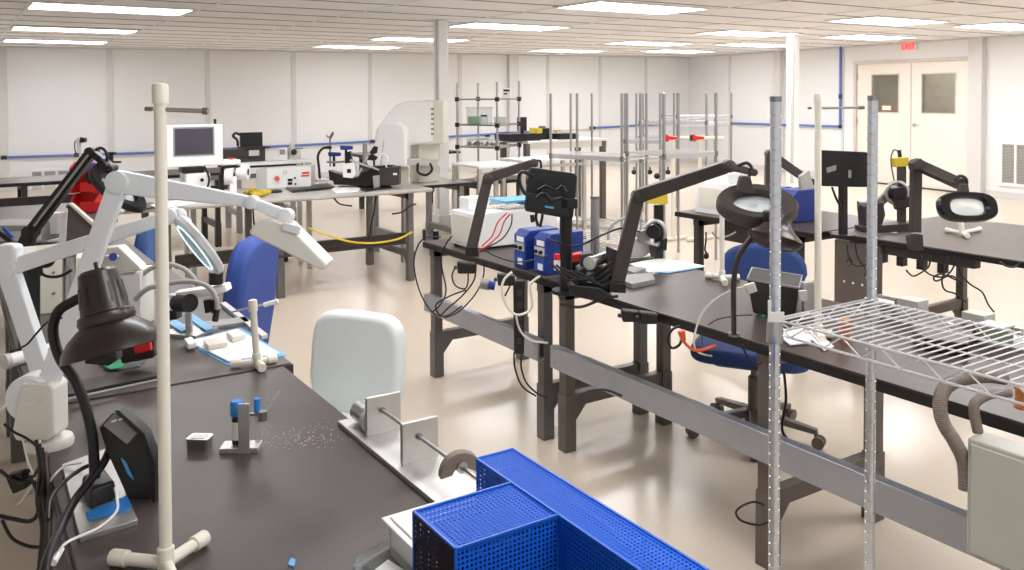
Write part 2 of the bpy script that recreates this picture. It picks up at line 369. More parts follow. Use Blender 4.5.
# ceiling lights
LP = [((27, 3), (187, 12), 'large ceiling light panel at the top left corner of the room view'), ((7, 28), (141, 30), 'ceiling light panel second from the front in the leftmost row'),
      ((0, 40), (110, 41.5), 'ceiling light panel nearest the far wall in the leftmost row'), ((378, 38.5), (462, 39), 'ceiling light panel left of the white column, third from the front'),
      ((460, 24), (556, 27.5), 'ceiling light panel right of the top of the nearer white column'), ((576, 4), (686, 9.5), 'large ceiling light panel at the top middle of the view'),
      ((318, 45.5), (396, 47), 'thin distant ceiling light panel above the cream machine'), ((608, 42), (690, 43.5), 'distant ceiling light panel above the empty wire racks'),
      ((536, 49.5), (598, 51), 'thin ceiling light panel nearest the far wall right of the glass shelving'), ((649, 51), (708, 50.5), 'thin ceiling light panel just in front of the far right corner'),
      ((846, 20.5), (930, 20), 'bright ceiling light panel in front of the red exit sign'), ((712, 33), (786, 32.5), 'ceiling light panel touching the top of the farther white column'),
      ((727, 44.5), (785, 44), 'thin ceiling light panel behind the farther white column'), ((834, 37), (904, 36), 'ceiling light panel left of the red exit sign'),
      ((970, 26.5), (1045, 25), 'ceiling light panel at the right edge of the view')]
def light(c, label):
    t = T('ceiling_light', label, 'ceiling light', V((c.x, c.y, HC-.02)), group=None)
    x, y = c.x, c.y
    f = MB()
    for lo, hi in (((-.72, -.36), (.72, -.33)), ((-.72, .33), (.72, .36)), ((-.72, -.33), (-.69, .33)), ((.69, -.33), (.72, .33))): f.box((x+lo[0], y+lo[1], HC-.02), (x+hi[0], y+hi[1], HC))
    t.p('frame', f, 'ceilbar'); t.p('diffuser', MB().box((x-.69, y-.33, HC-.014), (x+.69, y+.33, HC-.004)), 'panel')
for a, b, lb in LP:
    light((at(*a, z=HC)+at(*b, z=HC))/2, lb)
for i, (x, y) in enumerate(((1.4, 6.2), (1.4, 3.2), (5.8, 3.2), (10.1, 3.0), (1.4, .4), (5.8, .4), (3.6, 4.6), (3.6, 1.4), (8.0, 1.4))):      # rows go on over the near half; last three added to brighten the floor
    light(V((x, y, HC)), ['ceiling light panel above the red bins, out of the frame', 'ceiling light panel above the white arm lamps, out of the frame', 'ceiling light panel above the black bench, out of the frame', 'ceiling light panel right of the far bench, out of the frame', 'ceiling light panel over the window where one looks in, out of the frame', 'ceiling light panel near the wire shelf, out of the frame', 'added light panel brightening the floor between the two bench rows, out of the frame', 'added light panel brightening the aisle near the window, out of the frame', 'added light panel brightening the floor beyond the wire shelf at the right, out of the frame'][i])
wd = bpy.data.worlds.new('corridor_fill'); bpy.context.scene.world = wd; wd.use_nodes = True  # even fill through the open near side, added to lift the room
wd.node_tree.nodes['Background'].inputs['Color'].default_value = (1, .97, .93, 1); wd.node_tree.nodes['Background'].inputs['Strength'].default_value = .75
vs = bpy.context.scene.view_settings; vs.view_transform = 'Standard'; vs.look = 'None'; vs.gamma = 1; vs.use_curve_mapping = False; vs.exposure = -.14
# ---------------------------------------------------------------- workbenches (local: long side along Y, near side at x=0)
ZT = .78
def bench(label, x0, x1, y0, y1, frames, top='laminate', leg='legsteel', rails=(), z=ZT, th=.035, edge='black', back=False, name='workbench', along='Y', lg=.06, round_=False, riser=0, shelf=None):
    """frames: positions of the leg frames along the bench; rails: (from, to, side, z) stringers"""
    if along == 'Y': F = Matrix.Translation((x0, y0, 0)); wd, ln = x1-x0, y1-y0; fs = [f-y0 for f in frames]
    else: F = Matrix.Translation((x0, y1, 0)) @ Matrix.Rotation(-PI/2, 4, 'Z'); wd, ln = y1-y0, x1-x0; fs = [f-x0 for f in frames]   # local y -> +X, local x -> -Y
    t = T(name, label, 'workbench', F.translation, group='workbenches')
    h = z-th
    t.p('tabletop', MB().box((0, 0, h+.002), (wd, ln, z), F), top, bev=.014 if round_ else .003, seg=3)
    if not round_: t.p('edge_band', MB().box((-.004, -.004, h), (wd+.004, ln+.004, z-.006), F), edge)
    for f in fs:
        for sx, x in ((1, .03), (-1, wd-.03-lg)):
            b = MB().box((x+.004, f-.025, .22), (x+lg-.004, f+.025, h), F).box((x, f-.03, .0), (x+lg, f+.03, .26), F)
            for q in (.14, .17, .2): b.cyl(F @ V((x+lg/2, f-.034, q)), F @ V((x+lg/2, f-.029, q)), .006, n=8)
            for q in (.14, .17, .2): b.cyl(F @ V((x-.003, f, q)), F @ V((x+.001, f, q)), .006, n=8)
            t.p('leg', b, leg, bev=.003)
        c = MB().box((.03+lg, f-.022, .2), (wd-.03-lg, f+.022, .26), F)
        for x, s in ((.03+lg, 1), (wd-.03-lg, -1)):
            c.poly([(x, .12), (x, .2), (x+s*.07, .2)][::s], .03, F @ Matrix.Translation((0, f+.015, 0)) @ Matrix.Rotation(PI/2, 4, 'X'))
        t.p('crossbeam', c, leg, bev=.003)
        t.p('top_bearer', MB().box((.03, f-.025, h-.05), (wd-.03, f+.025, h), F), leg)
    for a, b, sd, zr, *rm in rails:
        x = -.012 if sd == 0 else wd-.03-.02
        a -= (y0 if along == 'Y' else x0); b -= (y0 if along == 'Y' else x0)
        r = MB().poly([(0, 0), (.04, 0), (.04, .012), (.012, .012), (.012, .088), (.04, .088), (.04, .1), (0, .1)], b-a, F @ Matrix.Translation((x+.0, b, zr)) @ Matrix.Rotation(PI/2, 4, 'X'))
        for q in (a+.03, b-.03):
            for zz in (.03, .07): r.cyl(F @ V((x-.004, q, zr+zz)), F @ V((x+.002, q, zr+zz)), .007, n=8)
        t.p('stringer', r, rm[0] if rm else 'rail', bev=.004)
    return t
bA1 = bench('dark-topped grey workbench under the white instrument case, ending at the paired legs in the middle', 2.27, 2.98, 3.215, 4.42, (3.3, 4.38), rails=((3.3-.04, 4.4, 0, .385),))
bA2 = bench('long dark workbench with a steel stringer running from the middle toward the right edge', 2.27, 2.98, .35, 3.205, (3.13, 1.98, .45), rails=((.4, 3.16, 0, .385),), top='laminate2', leg='legbrown')
bB = bench('near left workbench with scratched dark brown top and a blue guard on its corner', .175, .858, .2, 2.62, (.35, 2.5), top='laminate')
bB2 = bench('workbench behind the near left one, carrying hoses, fixtures and papers', .175, .89, 2.64, 4.5, (2.75, 4.4), top='laminate3', edge='darkgrey')
bC = bench('farther left workbench holding the grey instrument and the red bins', .175, .86, 4.6, 7.6, (4.75, 7.4), top='laminate3')
bD = bench('long grey-topped workbench with rounded edge in front of the control box', 1.0, 3.55, 6.72, 7.7, (1.35, 2.2, 3.35), top='greytop', along='X', round_=True, z=.8, leg='legsteel', rails=((1.4, 3.3, 1, .33, 'legdark'),))
bE = bench('dark workbench at the right behind the main one, carrying blue controllers and a monitor', 4.33, 5.2, 3.35, 4.52, (3.5, 4.35), top='laminate2', leg='legdark', rails=((3.4, 4.45, 0, .2, 'legdark'),))
bE2 = bench('workbench at the far right under the hanging oval lamp', 4.45, 5.65, 1.2, 3.33, (3.15, 1.3), top='laminate3', leg='legbrown')
bF = bench('dark narrow bench along the far wall at the left', -1.2, 2.6, 9.4, 10.1, (-1, .6, 2.4), top='laminate', along='X', leg='legdark', z=.8, rails=((-1.1, 2.5, 1, .56, 'legdark'), (-1.1, 2.5, 1, .48, 'legdark')))
bJ = bench('low dark bench between the white carts and the glass shelving', 4.7, 5.6, 7.96, 8.36, (4.8, 5.5), top='laminate', along='X', leg='legdark', z=.68)
bG = bench('dark bench behind the clear-shelved rack near the far wall', 4.7, 6.2, 10.9, 11.5, (4.9, 6.0), top='laminate', along='X', leg='legdark', z=.8)
# ---------------------------------------------------------------- helpers for the things on the benches
def l2(pts, d): return [((x-512)*d/FPX, (PPY-y)*d/FPX) for x, y in pts]
def plate(pts, d, th, mb=None):
    """an upright slab of thickness th, standing at distance d"""
    F = frame(C0+FW*d, RT, UP) @ Matrix.Translation((0, 0, -th/2))
    return (mb or MB()).poly(l2(pts, d), th, F)
def pd(pts, d): return [at(x, y, d=d) for x, y in pts]
def pz(pts, z): return [at(x, y, z=z) for x, y in pts]
def slab(pts, z, th, mb=None):
    """a sheet lying at height z"""
    q = pz(pts, z); return (mb or MB()).poly([(p.x, p.y) for p in q], th, Matrix.Translation((0, 0, z)))
def rr(x0, y0, x1, y1, r, n=5):
    out = []
    for cx, cy, a in ((x1-r, y1-r, 0), (x0+r, y1-r, 90), (x0+r, y0+r, 180), (x1-r, y0+r, 270)):
        for i in range(n+1):
            q = math.radians(a+90*i/n); out.append((cx+r*math.cos(q), cy+r*math.sin(q)))
    return out
def rot2(pts, c, deg):
    a = math.radians(deg); return [(c[0]+(x-c[0])*math.cos(a)-(y-c[1])*math.sin(a), c[1]+(x-c[0])*math.sin(a)+(y-c[1])*math.cos(a)) for x, y in pts]
def cable(pts, d, r, m, label, name='cable', cat='cable', group=None, plug=None):
    P = [at(p[0], p[1], d=(p[2] if len(p) > 2 else d)) for p in pts]
    t = T(name, label, cat, P[0], group=group)
    t.p('cord', MB().tube(P, r, 7), m, smooth=60)
    if plug is not None:
        for i in plug:
            a = P[i]; b = P[i+1 if i >= 0 else i-1]; v = (b-a).normalized(); t.p('plug', MB().cyl(a-v*.012, a+v*.025, r*2.6, r*1.6, 8), m, smooth=40)
    return t
def pvc_stand(label, foot, top, arms, r=.0125, rod=None, z=ZT, arm_ends=True):
    f = at(*foot, z=z+r*1.35); dd = (f-C0).dot(FW); tp = at(*top, d=dd)
    t = T('pvc_stand', label, 'stand', V((f.x, f.y, z)))
    t.p('pole', MB().cyl(f, tp, r, n=20), 'pvc', smooth=40)
    v = (tp-f).normalized(); t.p('pole_cap', MB().lathe([(r*1.3, -.035), (r*1.3, -.004), (r*1.15, 0), (r*.5, .002)], tp, v, 20), 'pvc', smooth=40)
    t.p('cross_fitting', MB().lathe([(r*1.35, -r*1.3), (r*1.35, r*2.6), (r*1.1, r*2.8)], f, v, 20), 'pvc', smooth=40)
    for a in arms:
        e = at(*a, z=z+r*1.35); v2 = (e-f).normalized()
        t.p('foot_arm', MB().cyl(f, e, r, n=16), 'pvc', smooth=40)
        t.p('foot_cap', MB().lathe([(r*1.32, -.03), (r*1.32, -.002), (r*1.2, .001)], e, v2, 18), 'pvc', smooth=40)
    if rod:
        a, b = at(*rod[0], d=dd), at(*rod[1], d=dd); o = t.p('side_rod', MB().cyl(a, b, .0042, n=10), 'steel', smooth=40)
        t.p('rod_knob', MB().cyl(a+(b-a)*.88, b, .0065, n=10), 'aludark', under=None, smooth=40)
        t.p('bolt', MB().cyl(a-(b-a).normalized()*.035, a-(b-a).normalized()*.022, .004, n=8), 'aludark')
    return t
def arm_lamp(name, label, px, dd, m, w=.045, th=.03, taper=None, joints=True, mj=None, base=None):
    """spring-arm lamp: base, square arms and round joints; px = base, elbow, wrist"""
    P = [at(p[0], p[1], d=q) for p, q in zip(px, dd)]
    b = base or P[0]
    t = T(name, label, 'lamp', b)
    for i in range(len(P)-1):
        v = (P[i+1]-P[i]).normalized(); n = FW.cross(v)
        ww = w if not taper else taper[i][0]; w2 = w if not taper else taper[i][1]
        t.p(('lower_arm', 'upper_arm', 'wrist_arm')[i], MB().beam(P[i], P[i+1], th, ww, up=n, h2=w2), m, bev=.004)
    if joints:
        for i in range(1, len(P)):
            r = (w if not taper else taper[i-1][1])*(.62 if m == 'armwhite' else .52)
            t.p('joint', MB().lathe([(r*.8, -th*.75), (r, -th*.68), (r, th*.68), (r*.8, th*.75)], P[i], FW, 18), mj or m, smooth=40)
    return t, P
def ring_head(t, c, n, r, ry, th, m, ml, x=None, lens='lens', ex=1):
    """oval magnifier head: rim, lens, lamp ring"""
    n = n.normalized(); x = (x or RT); x = (x-n*x.dot(n)).normalized(); y = n.cross(x)
    e = ex; P_ = lambda v: math.copysign(abs(v)**e, v)
    def loop(k, h): return [c + x*(r*k*P_(math.cos(2*PI*i/32))) + y*(ry*k*P_(math.sin(2*PI*i/32))) + n*h for i in range(32)]
    mb = MB(); rs = [(1, -th*.3), (1, th*.25), (.94, th*.5), (.66, th*.5), (.58, th*.2), (.58, -th*.2), (.7, -th*.5), (.93, -th*.5)]
    L_ = [[mb.bm.verts.new(p) for p in loop(k, h)] for k, h in rs]
    for A, B in zip(L_, L_[1:]+L_[:1]):
        for i in range(32): mb.bm.faces.new((A[i], A[(i+1) % 32], B[(i+1) % 32], B[i]))
    h = t.p('lamp_head', mb, m, smooth=35)
    g = MB(); rr_ = [[g.bm.verts.new(p) for p in loop(k, hh)] for k, hh in ((.58, -.002), (.3, .004), (.02, .006), (.02, -.006), (.3, -.004), (.58, -.0025))]
    for A, B in zip(rr_, rr_[1:]):
        for i in range(32): g.bm.faces.new((A[i], A[(i+1) % 32], B[(i+1) % 32], B[i]))
    t.p('lens', g, lens, under=h, smooth=40)
    g = MB(); q = loop(.76, -th*.52); g.tube(q, th*.13, 8, smooth=False, cyc=True); t.p('lamp_tube', g, ml, under=h, smooth=40)
    return h
def swivel_chair(label, loc, rz, mfab, bw, bh, bz, sz=.48, round_top=.5, frame_m='black', tilt=.1, back_th=.07, seat_w=.46):
    """faces local +Y"""
    t = T('swivel_chair', label, 'chair', V(loc), rz, group='swivel chairs', local=True)
    t.p('seat', MB().poly(rr(-seat_w/2, -.22, seat_w/2, .24, .11, 6), .07, Matrix.Translation((0, 0, sz-.07))), mfab, bev=.025, seg=3)
    t.p('seat_pan', MB().poly(rr(-.16, -.16, .16, .16, .03), .025, Matrix.Translation((0, 0, sz-.094))), frame_m)
    pts = []
    n = 14
    for i in range(n+1):      # superellipse upper half
        a = PI*i/n; e = round_top; pts.append((bw/2*math.copysign(abs(math.cos(a))**e, math.cos(a)), bh*.45+bh*.55*abs(math.sin(a))**e))
    for i in range(1, n):
        a = PI+PI*i/n; e = .45; pts.append((bw/2*.9*math.copysign(abs(math.cos(a))**e, math.cos(a)), bh*.45-bh*.45*abs(math.sin(a))**e))
    F = fr((0, -.25, bz), 0, 0, PI/2+tilt)
    t.p('backrest', MB().poly(pts, back_th, F @ Matrix.Translation((0, 0, -back_th/2))), mfab, bev=.028, seg=4)
    t.p('back_bracket', MB().tube([V((0, -.1, sz-.08)), V((0, -.3, sz-.08)), V((0, -.33, sz)), V((0, -.31, bz+bh*.35))], .018, 8), frame_m, smooth=50)
    t.p('gas_lift', MB().cyl((0, 0, .1), (0, 0, .28), .028).cyl((0, 0, .28), (0, 0, sz-.09), .016), frame_m, smooth=40)
    t.p('lever', MB().tube([V((.05, 0, sz-.1)), V((.2, .03, sz-.11)), V((.24, .03, sz-.1))], .006, 6), frame_m)
    t.p('base_hub', MB().cyl((0, 0, .07), (0, 0, .13), .045, .035), frame_m, smooth=40)
    for i in range(5):
        a = 2*PI*i/5+.5; v = V((math.cos(a), math.sin(a), 0)); 
        l = t.p('base_leg', MB().beam(v*.03+V((0, 0, .11)), v*.29+V((0, 0, .075)), .05, .04, w2=.035, h2=.025), frame_m, bev=.006)
        c = v*.285; s = V((-v.y, v.x, 0)); m2 = MB().cyl(c+V((0, 0, .04)), c+V((0, 0, .075)), .009)
        c2 = c+v*.012+V((0, 0, .029)); m2.cyl(c2-s*.024, c2-s*.006, .028, n=16).cyl(c2+s*.006, c2+s*.024, .028, n=16)
        t.p('caster', m2, frame_m, under=l, smooth=40)
    return t
# ---------------------------------------------------------------- near left bench
pvc_stand('tall cream PVC stand in the left foreground, its pole almost reaching the ceiling panels', (166, 563), (160, 84), [(112, 557), (205, 537), (178, 590)], r=.0108, rod=((165, 109.5), (208, 111)))
# two white spring-arm lamps clamped at the bench corner
t, P = arm_lamp('task_lamp', 'white spring-arm lamp with wedge-shaped shade reaching over to the right', [(42, 402), (119, 182), (252, 202), (286, 216)], [2.06, 2.08, 2.12, 2.13], 'armwhite', .05, .026, taper=[(.046, .044), (.056, .026), (.024, .03)], base=at(52, 447, z=ZT))
bs = at(50, 446, z=ZT)
t.p('clamp_body', plate([(27, 384), (34, 379), (56, 379), (61, 384), (62, 431), (56, 436), (24, 436), (20, 428)], 2.06, .07), 'armwarm', bev=.006)
t.p('hinge_disc', MB().lathe([(.05, -.03), (.055, -.025), (.055, .025), (.05, .03)], at(34, 396, d=2.06), FW, 24), 'armwhite', smooth=40)
t.p('foot', MB().lathe([(.045, 0), (.047, .01), (.043, .022), (.02, .03)], V((bs.x, bs.y, ZT)), V((0, 0, 1)), 24, sx=1.15, xdir=V((1, 0, 0))), 'armwarm', smooth=40)
t.p('screw', MB().cyl(at(40, 400, d=2.015), at(40, 400, d=2.03), .003), 'steel')
F = frame(C0+FW*2.1, RT, UP)
hd = plate([(254, 229), (263, 219), (272, 216), (292, 223), (299, 230), (331, 262), (327, 267), (318, 264), (266, 238), (256, 233)], 2.13, .09)
t.p('lamp_shade', hd, 'armwarm', bev=.008, seg=3)
t.p('shade_rib', MB().beam(at(283, 226, d=2.085), at(300, 231, d=2.085), .012, .02, up=UP), 'armwhite', bev=.003)
t, P = arm_lamp('magnifier_lamp', 'white magnifier lamp with round lit head hanging behind the tall PVC pole', [(52, 400), (8, 268), (172, 216)], [2.2, 2.22, 2.3], 'armwhite', .045, .035, taper=[(.046, .046), (.042, .034)], base=at(46, 432, z=ZT))
t.p('elbow_cover', plate([(-8, 250), (2, 243), (20, 244), (20, 262), (8, 272), (-6, 272)], 2.22, .05), 'armwhite', bev=.012, seg=3)
t.p('wrist', MB().sph(at(180, 215, d=2.3), .018).beam(at(180, 216, d=2.3), at(188, 224, d=2.3), .02, .02, up=UP), 'armwhite', smooth=40)
ax = ((RT*.77+UP*.63)*.89+FW*.46)
ring_head(t, at(199, 245, d=2.3), ax, .094, .094, .024, 'armwhite', 'ledblue', lens='lensblue')
t.p('clamp_post', MB().cyl(at(46, 432, z=ZT), at(48, 396, d=2.2), .012), 'armwarm', smooth=40)
# brown gooseneck desk lamp
t = T('desk_lamp', 'dark brown gooseneck desk lamp with slotted bell shade in front of the white arm', 'lamp', at(97, 498, z=ZT))
A0 = at(97, 270, d=1.74); axd = (RT*.26-UP*.93-FW*.14).normalized()
prof = [(.0, 0), (.030, .0), (.037, .006), (.043, .05), (.046, .085), (.052, .088), (.055, .1), (.052, .108), (.06, .113), (.078, .128), (.092, .148), (.097, .166), (.094, .166), (.088, .149), (.074, .132), (.05, .118), (.0, .115)]
sh = t.p('lamp_shade', MB().lathe(prof, A0, axd, 36, cap=False), 'brownblack', smooth=35)
sl = MB()
pz_ = axd.orthogonal().normalized()
for i in range(12):
    v = Matrix.Rotation(2*PI*i/12, 3, axd) @ pz_; sl.beam(A0+axd*.03+v*.0405, A0+axd*.07+v*.0445, .005, .002, up=v)
t.p('vent_slot', sl, 'black', under=sh, kind='stuff')
t.p('switch', MB().cyl(A0-axd*.016, A0+axd*.003, .004), 'black', under=sh)
t.p('bulb', MB().sph(A0+axd*.135, .024), 'lens', under=sh, smooth=60)
t.p('gooseneck', MB().tube(pd([(84, 296), (72, 302), (58, 312), (53, 332), (60, 358), (74, 378), (84, 402), (92, 435), (95, 478)], 1.78), .0105, 12), 'black', smooth=50)
b = at(97, 496, z=ZT); q = pz([(80, 492), (104, 480), (118, 498), (90, 510)], ZT+.012)
t.p('base_block', MB().hexa([p for p in q], [p+V((0, 0, .035)) + (V((b.x, b.y, p.z))-p)*.15 for p in q]), 'black', bev=.006)
one('steel_plate', slab([(62, 469), (106, 453), (138, 525), (80, 543)], ZT, .011), 'alu', 'brushed metal plate under the desk lamp base', 'plate', bev=.001)
one('tape_strip', slab([(86, 513), (127, 496), (132, 507), (124, 512), (89, 520)], ZT+.012, .0015), 'tape', 'strip of blue tape stuck across the metal plate', 'tape')
cable([(115, 488, 1.7), (117, 498, 1.68), (116, 512, 1.66), (98, 528, 1.62), (66, 543, 1.57), (56, 558, 1.53)], 0, .0028, 'white', 'white cord running over the blue tape to a small plug', plug=(-1,))
cable([(105, 430, 1.82), (110, 445, 1.83), (104, 462, 1.8), (92, 478, 1.76), (75, 500, 1.7), (60, 530, 1.6), (47, 560, 1.5), (42, 590, 1.45)], 0, .0085, 'black', 'thick black cable running down the left bench edge')
cable([(97, 462, 1.85), (80, 470, 1.85), (62, 484, 1.8), (50, 500, 1.75), (48, 520, 1.7)], 0, .0045, 'black', 'thin black cable leaving the lamp base toward the bench corner')
cable([(82, 463, 1.93), (65, 466, 1.93), (52, 478, 1.9), (50, 486, 1.9)], 0, .0025, 'white', 'short thin white cord beside the metal plate')
t = T('cable_bundle', 'bundle of black and grey cables hanging down the near left bench corner', 'cables', at(44, 470, d=1.9))
for i in range(5): t.p('cord', MB().tube(pd([(36+3*i, 440+4*i), (40+2*i, 470), (37+4*i, 500), (42+2*i, 530), (38+3*i, 575)], 1.86+.01*i), .004+.001*(i % 2), 7), ('black', 'darkgrey', 'black', 'hose', 'black')[i], smooth=50)
# black boxed instrument lying against the lamp
t = T('control_unit', 'tilted black instrument with connector strip beside the desk lamp base', 'instrument', at(140, 500, z=ZT))
t.p('case', plate([(104, 424), (118, 409), (124, 411), (147, 432), (157, 461), (157, 500), (150, 503), (134, 496), (112, 448)], 1.83, .05), 'darkgrey', bev=.004)
t.p('front_bezel', plate([(117, 408), (122, 408), (148, 431), (158, 461), (158, 500), (155, 500), (154, 462), (144, 434)], 1.79, .03), 'black', bev=.002)
t.p('connector_strip', plate([(105, 424), (117, 411), (139, 432), (129, 443)], 1.795, .02), 'midgrey', bev=.002)
for x, y in ((114, 421), (121, 419)): t.p('port', plate([(x-2.5, y), (x+2, y-1.6), (x+2.5, y), (x-2, y+1.6)], 1.783, .004), 'white')
t.p('status_sticker', plate([(121, 458), (126, 462), (134, 480), (128, 474)], 1.80, .003), 'cyan')
t = T('equipment_tray', 'long dark low tray across the bench behind the brown desk lamp', 'tray', at(108, 382, z=ZT))
t.p('body', slab([(61, 390), (157, 371), (158, 381), (62, 402)], ZT, .018), 'darkgrey', bev=.002); t.p('rim', slab([(61, 400), (158, 379.5), (158, 381), (62, 402)], ZT+.018, .003), 'midgrey')
# tin and bottle stand
t = T('tin_box', 'small square metal tin box alone on the dark bench top', 'tin', at(200, 452, z=ZT))
c = at(200, 447, z=ZT); F = fr((c.x, c.y, ZT), math.radians(-38))
t.p('body', MB().poly(rr(-.026, -.019, .026, .019, .007), .02, F), 'steel', smooth=40)
t.p('lid', MB().poly(rr(-.0275, -.0205, .0275, .0205, .008), .009, F @ Matrix.Translation((0, 0, .017))), 'steel', bev=.0015)
t.p('label_window', MB().poly(rr(-.019, -.013, .019, .013, .005), .001, F @ Matrix.Translation((0, 0, .026))), 'paper')
t = T('pen_stand', 'small metal stand holding a blue-capped bottle and tubes', 'stand', at(243, 453, z=ZT))
c = at(241, 450, z=ZT); F = fr((c.x, c.y, ZT), math.radians(-30))
t.p('base_plate', MB().box((-.045, -.022, 0), (.045, .026, .013), F), 'alu', bev=.0015)
t.p('upright', MB().box((.0, -.024, .0), (.026, -.018, .118), F), 'alu', bev=.001)
t.p('tube_holder', MB().box((.02, .0, .08), (.06, .01, .086), F).cyl(F @ V((.05, .005, .068)), F @ V((.05, .005, .09)), .011), 'aludark')
def tl(p): return F @ V(p)
b = T('dropper_bottle', 'dark bottle with bright blue cap in the pen stand', 'bottle', tl((-.01, .006, .013)))
b.p('body', MB().lathe([(.011, 0), (.012, .004), (.012, .06), (.008, .07)], tl((-.01, .006, .013)), (0, 0, 1)), 'black', smooth=40)
b.p('cap', MB().lathe([(.015, 0), (.015, .03), (.012, .034)], tl((-.01, .006, .082)), (0, 0, 1)), 'tape', smooth=40)
b.p('paper_label', MB().lathe([(.0125, .012), (.0125, .055)], tl((-.01, .006, .013)), (0, 0, 1), cap=False), 'paper', smooth=40)
b = T('applicator_tube', 'clear tube with blue cap upright in the pen stand', 'tube', tl((.036, .008, .013)))
b.p('body', MB().cyl(tl((.036, .014, .013)), tl((.036, .014, .09)), .006), 'clear', smooth=40)
b.p('cap', MB().cyl(tl((.036, .014, .085)), tl((.036, .014, .118)), .0078), 'tape', smooth=40)
one('brush_tube', MB().cyl(tl((.052, .005, .085)), tl((.083, .03, .133)), .0055), 'clear', 'small clear tube leaning out of the pen stand holder', 'tube', smooth=40)
# debris scuffs
sc = MB()
for i in range(130):
    x, y = random.gauss(302, 20), random.gauss(437, 7); p = at(x, y, z=ZT); sc.box((p.x, p.y, ZT), (p.x+.0022, p.y+.0022, ZT+.0006))
one('dust_specks', sc, 'chip', 'sprinkle of pale dust specks on the dark bench top', 'dust', kind='stuff')
# aluminium fixture with rod
t = T('rod_fixture', 'aluminium fixture with two upright plates holding a thin rod, on the left bench edge', 'fixture', V((.85, 1.8, ZT)))
t.p('base_plate', MB().box((.815, 1.42, ZT), (.93, 2.07, ZT+.012)), 'alu', bev=.0015)
def upr(pa, pb, top): 
    a, b_ = at(*pa, z=ZT+.012), at(*pb, z=ZT+.012); return a, b_
for Y in (1.93, 1.735): t.p('upright_plate', MB().box((.835, Y, ZT+.012), (.925, Y+.012, ZT+.105)), 'alu', bev=.001)
ra = at(392, 420, Y=1.93); 
t.p('rod', MB().cyl(V((.875, 1.96, ZT+.07)), V((.875, 1.305, ZT+.07)), .0045, n=10), 'steel', smooth=40)
for Y in (1.925, 1.73): t.p('bushing', MB().cyl(V((.875, Y, ZT+.07)), V((.875, Y+.006, ZT+.07)), .008, n=12), 'aludark', smooth=40)
t.p('roller', MB().cyl(V((.86, 1.965, ZT+.04)), V((.86, 2.035, ZT+.04)), .026, n=20), 'steel', smooth=40)
t.p('roller_end', MB().cyl(V((.86, 1.95, ZT+.04)), V((.86, 1.965, ZT+.04)), .031, n=20), 'lightgrey', smooth=40)
t = T('cutting_wheel', 'brown D-shaped wheel on the thin rod beside the blue guard', 'wheel', V((.875, 1.58, ZT+.02)))
pts = [(.045*math.cos(math.radians(a)), .045*math.sin(math.radians(a))) for a in range(-10, 200, 14)]+[(-.02, -.0), (-.012, .012), (.012, .012)]
t.p('disc', MB().poly(pts, .022, frame(V((.88, 1.56, ZT+.055)), V((1, -.25, 0)), V((0, 0, 1)))), 'copper' if 0 else 'hose', bev=.002)
t.p('hub', MB().cyl(V((.875, 1.535, ZT+.07)), V((.875, 1.565, ZT+.07)), .012), 'steel', smooth=40)
# blue perforated guard
mat('blueedge', '1B5FCB', .4)
def uvbox(lo, hi, name, t, m, faces='all'):
    bm = bmesh.new(); uv = bm.loops.layers.uv.new('UVMap')
    x0, y0, z0 = lo; x1, y1, z1 = hi
    vs_ = {}
    def f(p, u, v):
        q = [bm.verts.new(c_) for c_ in p]; F_ = bm.faces.new(q)
        for l in F_.loops: l[uv].uv = (l.vert.co[u], l.vert.co[v])
    if 't' in faces: f([(x0, y0, z1), (x1, y0, z1), (x1, y1, z1), (x0, y1, z1)], 0, 1)
    if 'f' in faces: f([(x0, y0, z0), (x1, y0, z0), (x1, y0, z1), (x0, y0, z1)], 0, 2)
    if 'b' in faces: f([(x0, y1, z0), (x1, y1, z0), (x1, y1, z1), (x0, y1, z1)], 0, 2)
    if 'l' in faces: f([(x0, y0, z0), (x0, y1, z0), (x0, y1, z1), (x0, y0, z1)], 1, 2)
    if 'r' in faces: f([(x1, y0, z0), (x1, y1, z0), (x1, y1, z1), (x1, y0, z1)], 1, 2)
    me = bpy.data.meshes.new(name); bm.to_mesh(me); bm.free(); me.materials.append(M[m])
    o = bpy.data.objects.new(name, me); col.objects.link(o); o.parent = t.o; o.location = -t.loc
    sd = o.modifiers.new('th', 'SOLIDIFY'); sd.thickness = .0015
    return o
GZ = .975
t = T('machine_guard', 'bright blue perforated metal guard in an angled shape at the bench corner', 'guard', V((.8, 1.0, ZT)))
uvbox((.772, .5, ZT+.012), (.848, 1.305, GZ), 'long_cover', t, 'perfblue', 'tbflr')
uvbox((.592, 1.06, ZT+.012), (.7715, 1.192, GZ-.001), 'cross_cover', t, 'perfblue', 'tfb')
o = uvbox((.5925, 1.062, ZT+.012), (.77, 1.19, GZ-.002), 'end_screen', t, 'perfblack', 'l'); o['label'] = 'dark perforated end of the guard'
t.p('edge_flange', MB().beam((.772, .5, GZ), (.772, 1.305, GZ), .004, .004).beam((.848, .5, GZ), (.848, 1.305, GZ), .004, .004).beam((.592, 1.06, GZ), (.592, 1.192, GZ), .004, .004).beam((.592, 1.192, GZ), (.772, 1.192, GZ), .004, .004).beam((.592, 1.06, GZ), (.772, 1.06, GZ), .004, .004).beam((.772, 1.305, GZ), (.848, 1.305, GZ), .004, .004)
    .beam((.592, 1.06, ZT+.012), (.592, 1.06, GZ), .004, .004, up=(1, 0, 0)).beam((.592, 1.192, ZT+.012), (.592, 1.192, GZ), .004, .004, up=(1, 0, 0)).beam((.772, 1.06, ZT+.012), (.772, 1.06, GZ), .004, .004, up=(1, 0, 0)), 'blueedge')
t.p('dark_infill', MB().box((.63, 1.07, ZT+.012), (.765, 1.182, GZ-.03)).box((.782, .5, ZT+.012), (.838, 1.295, GZ-.03)), 'black')  # matte black filler added so the inside looks shaded through the holes
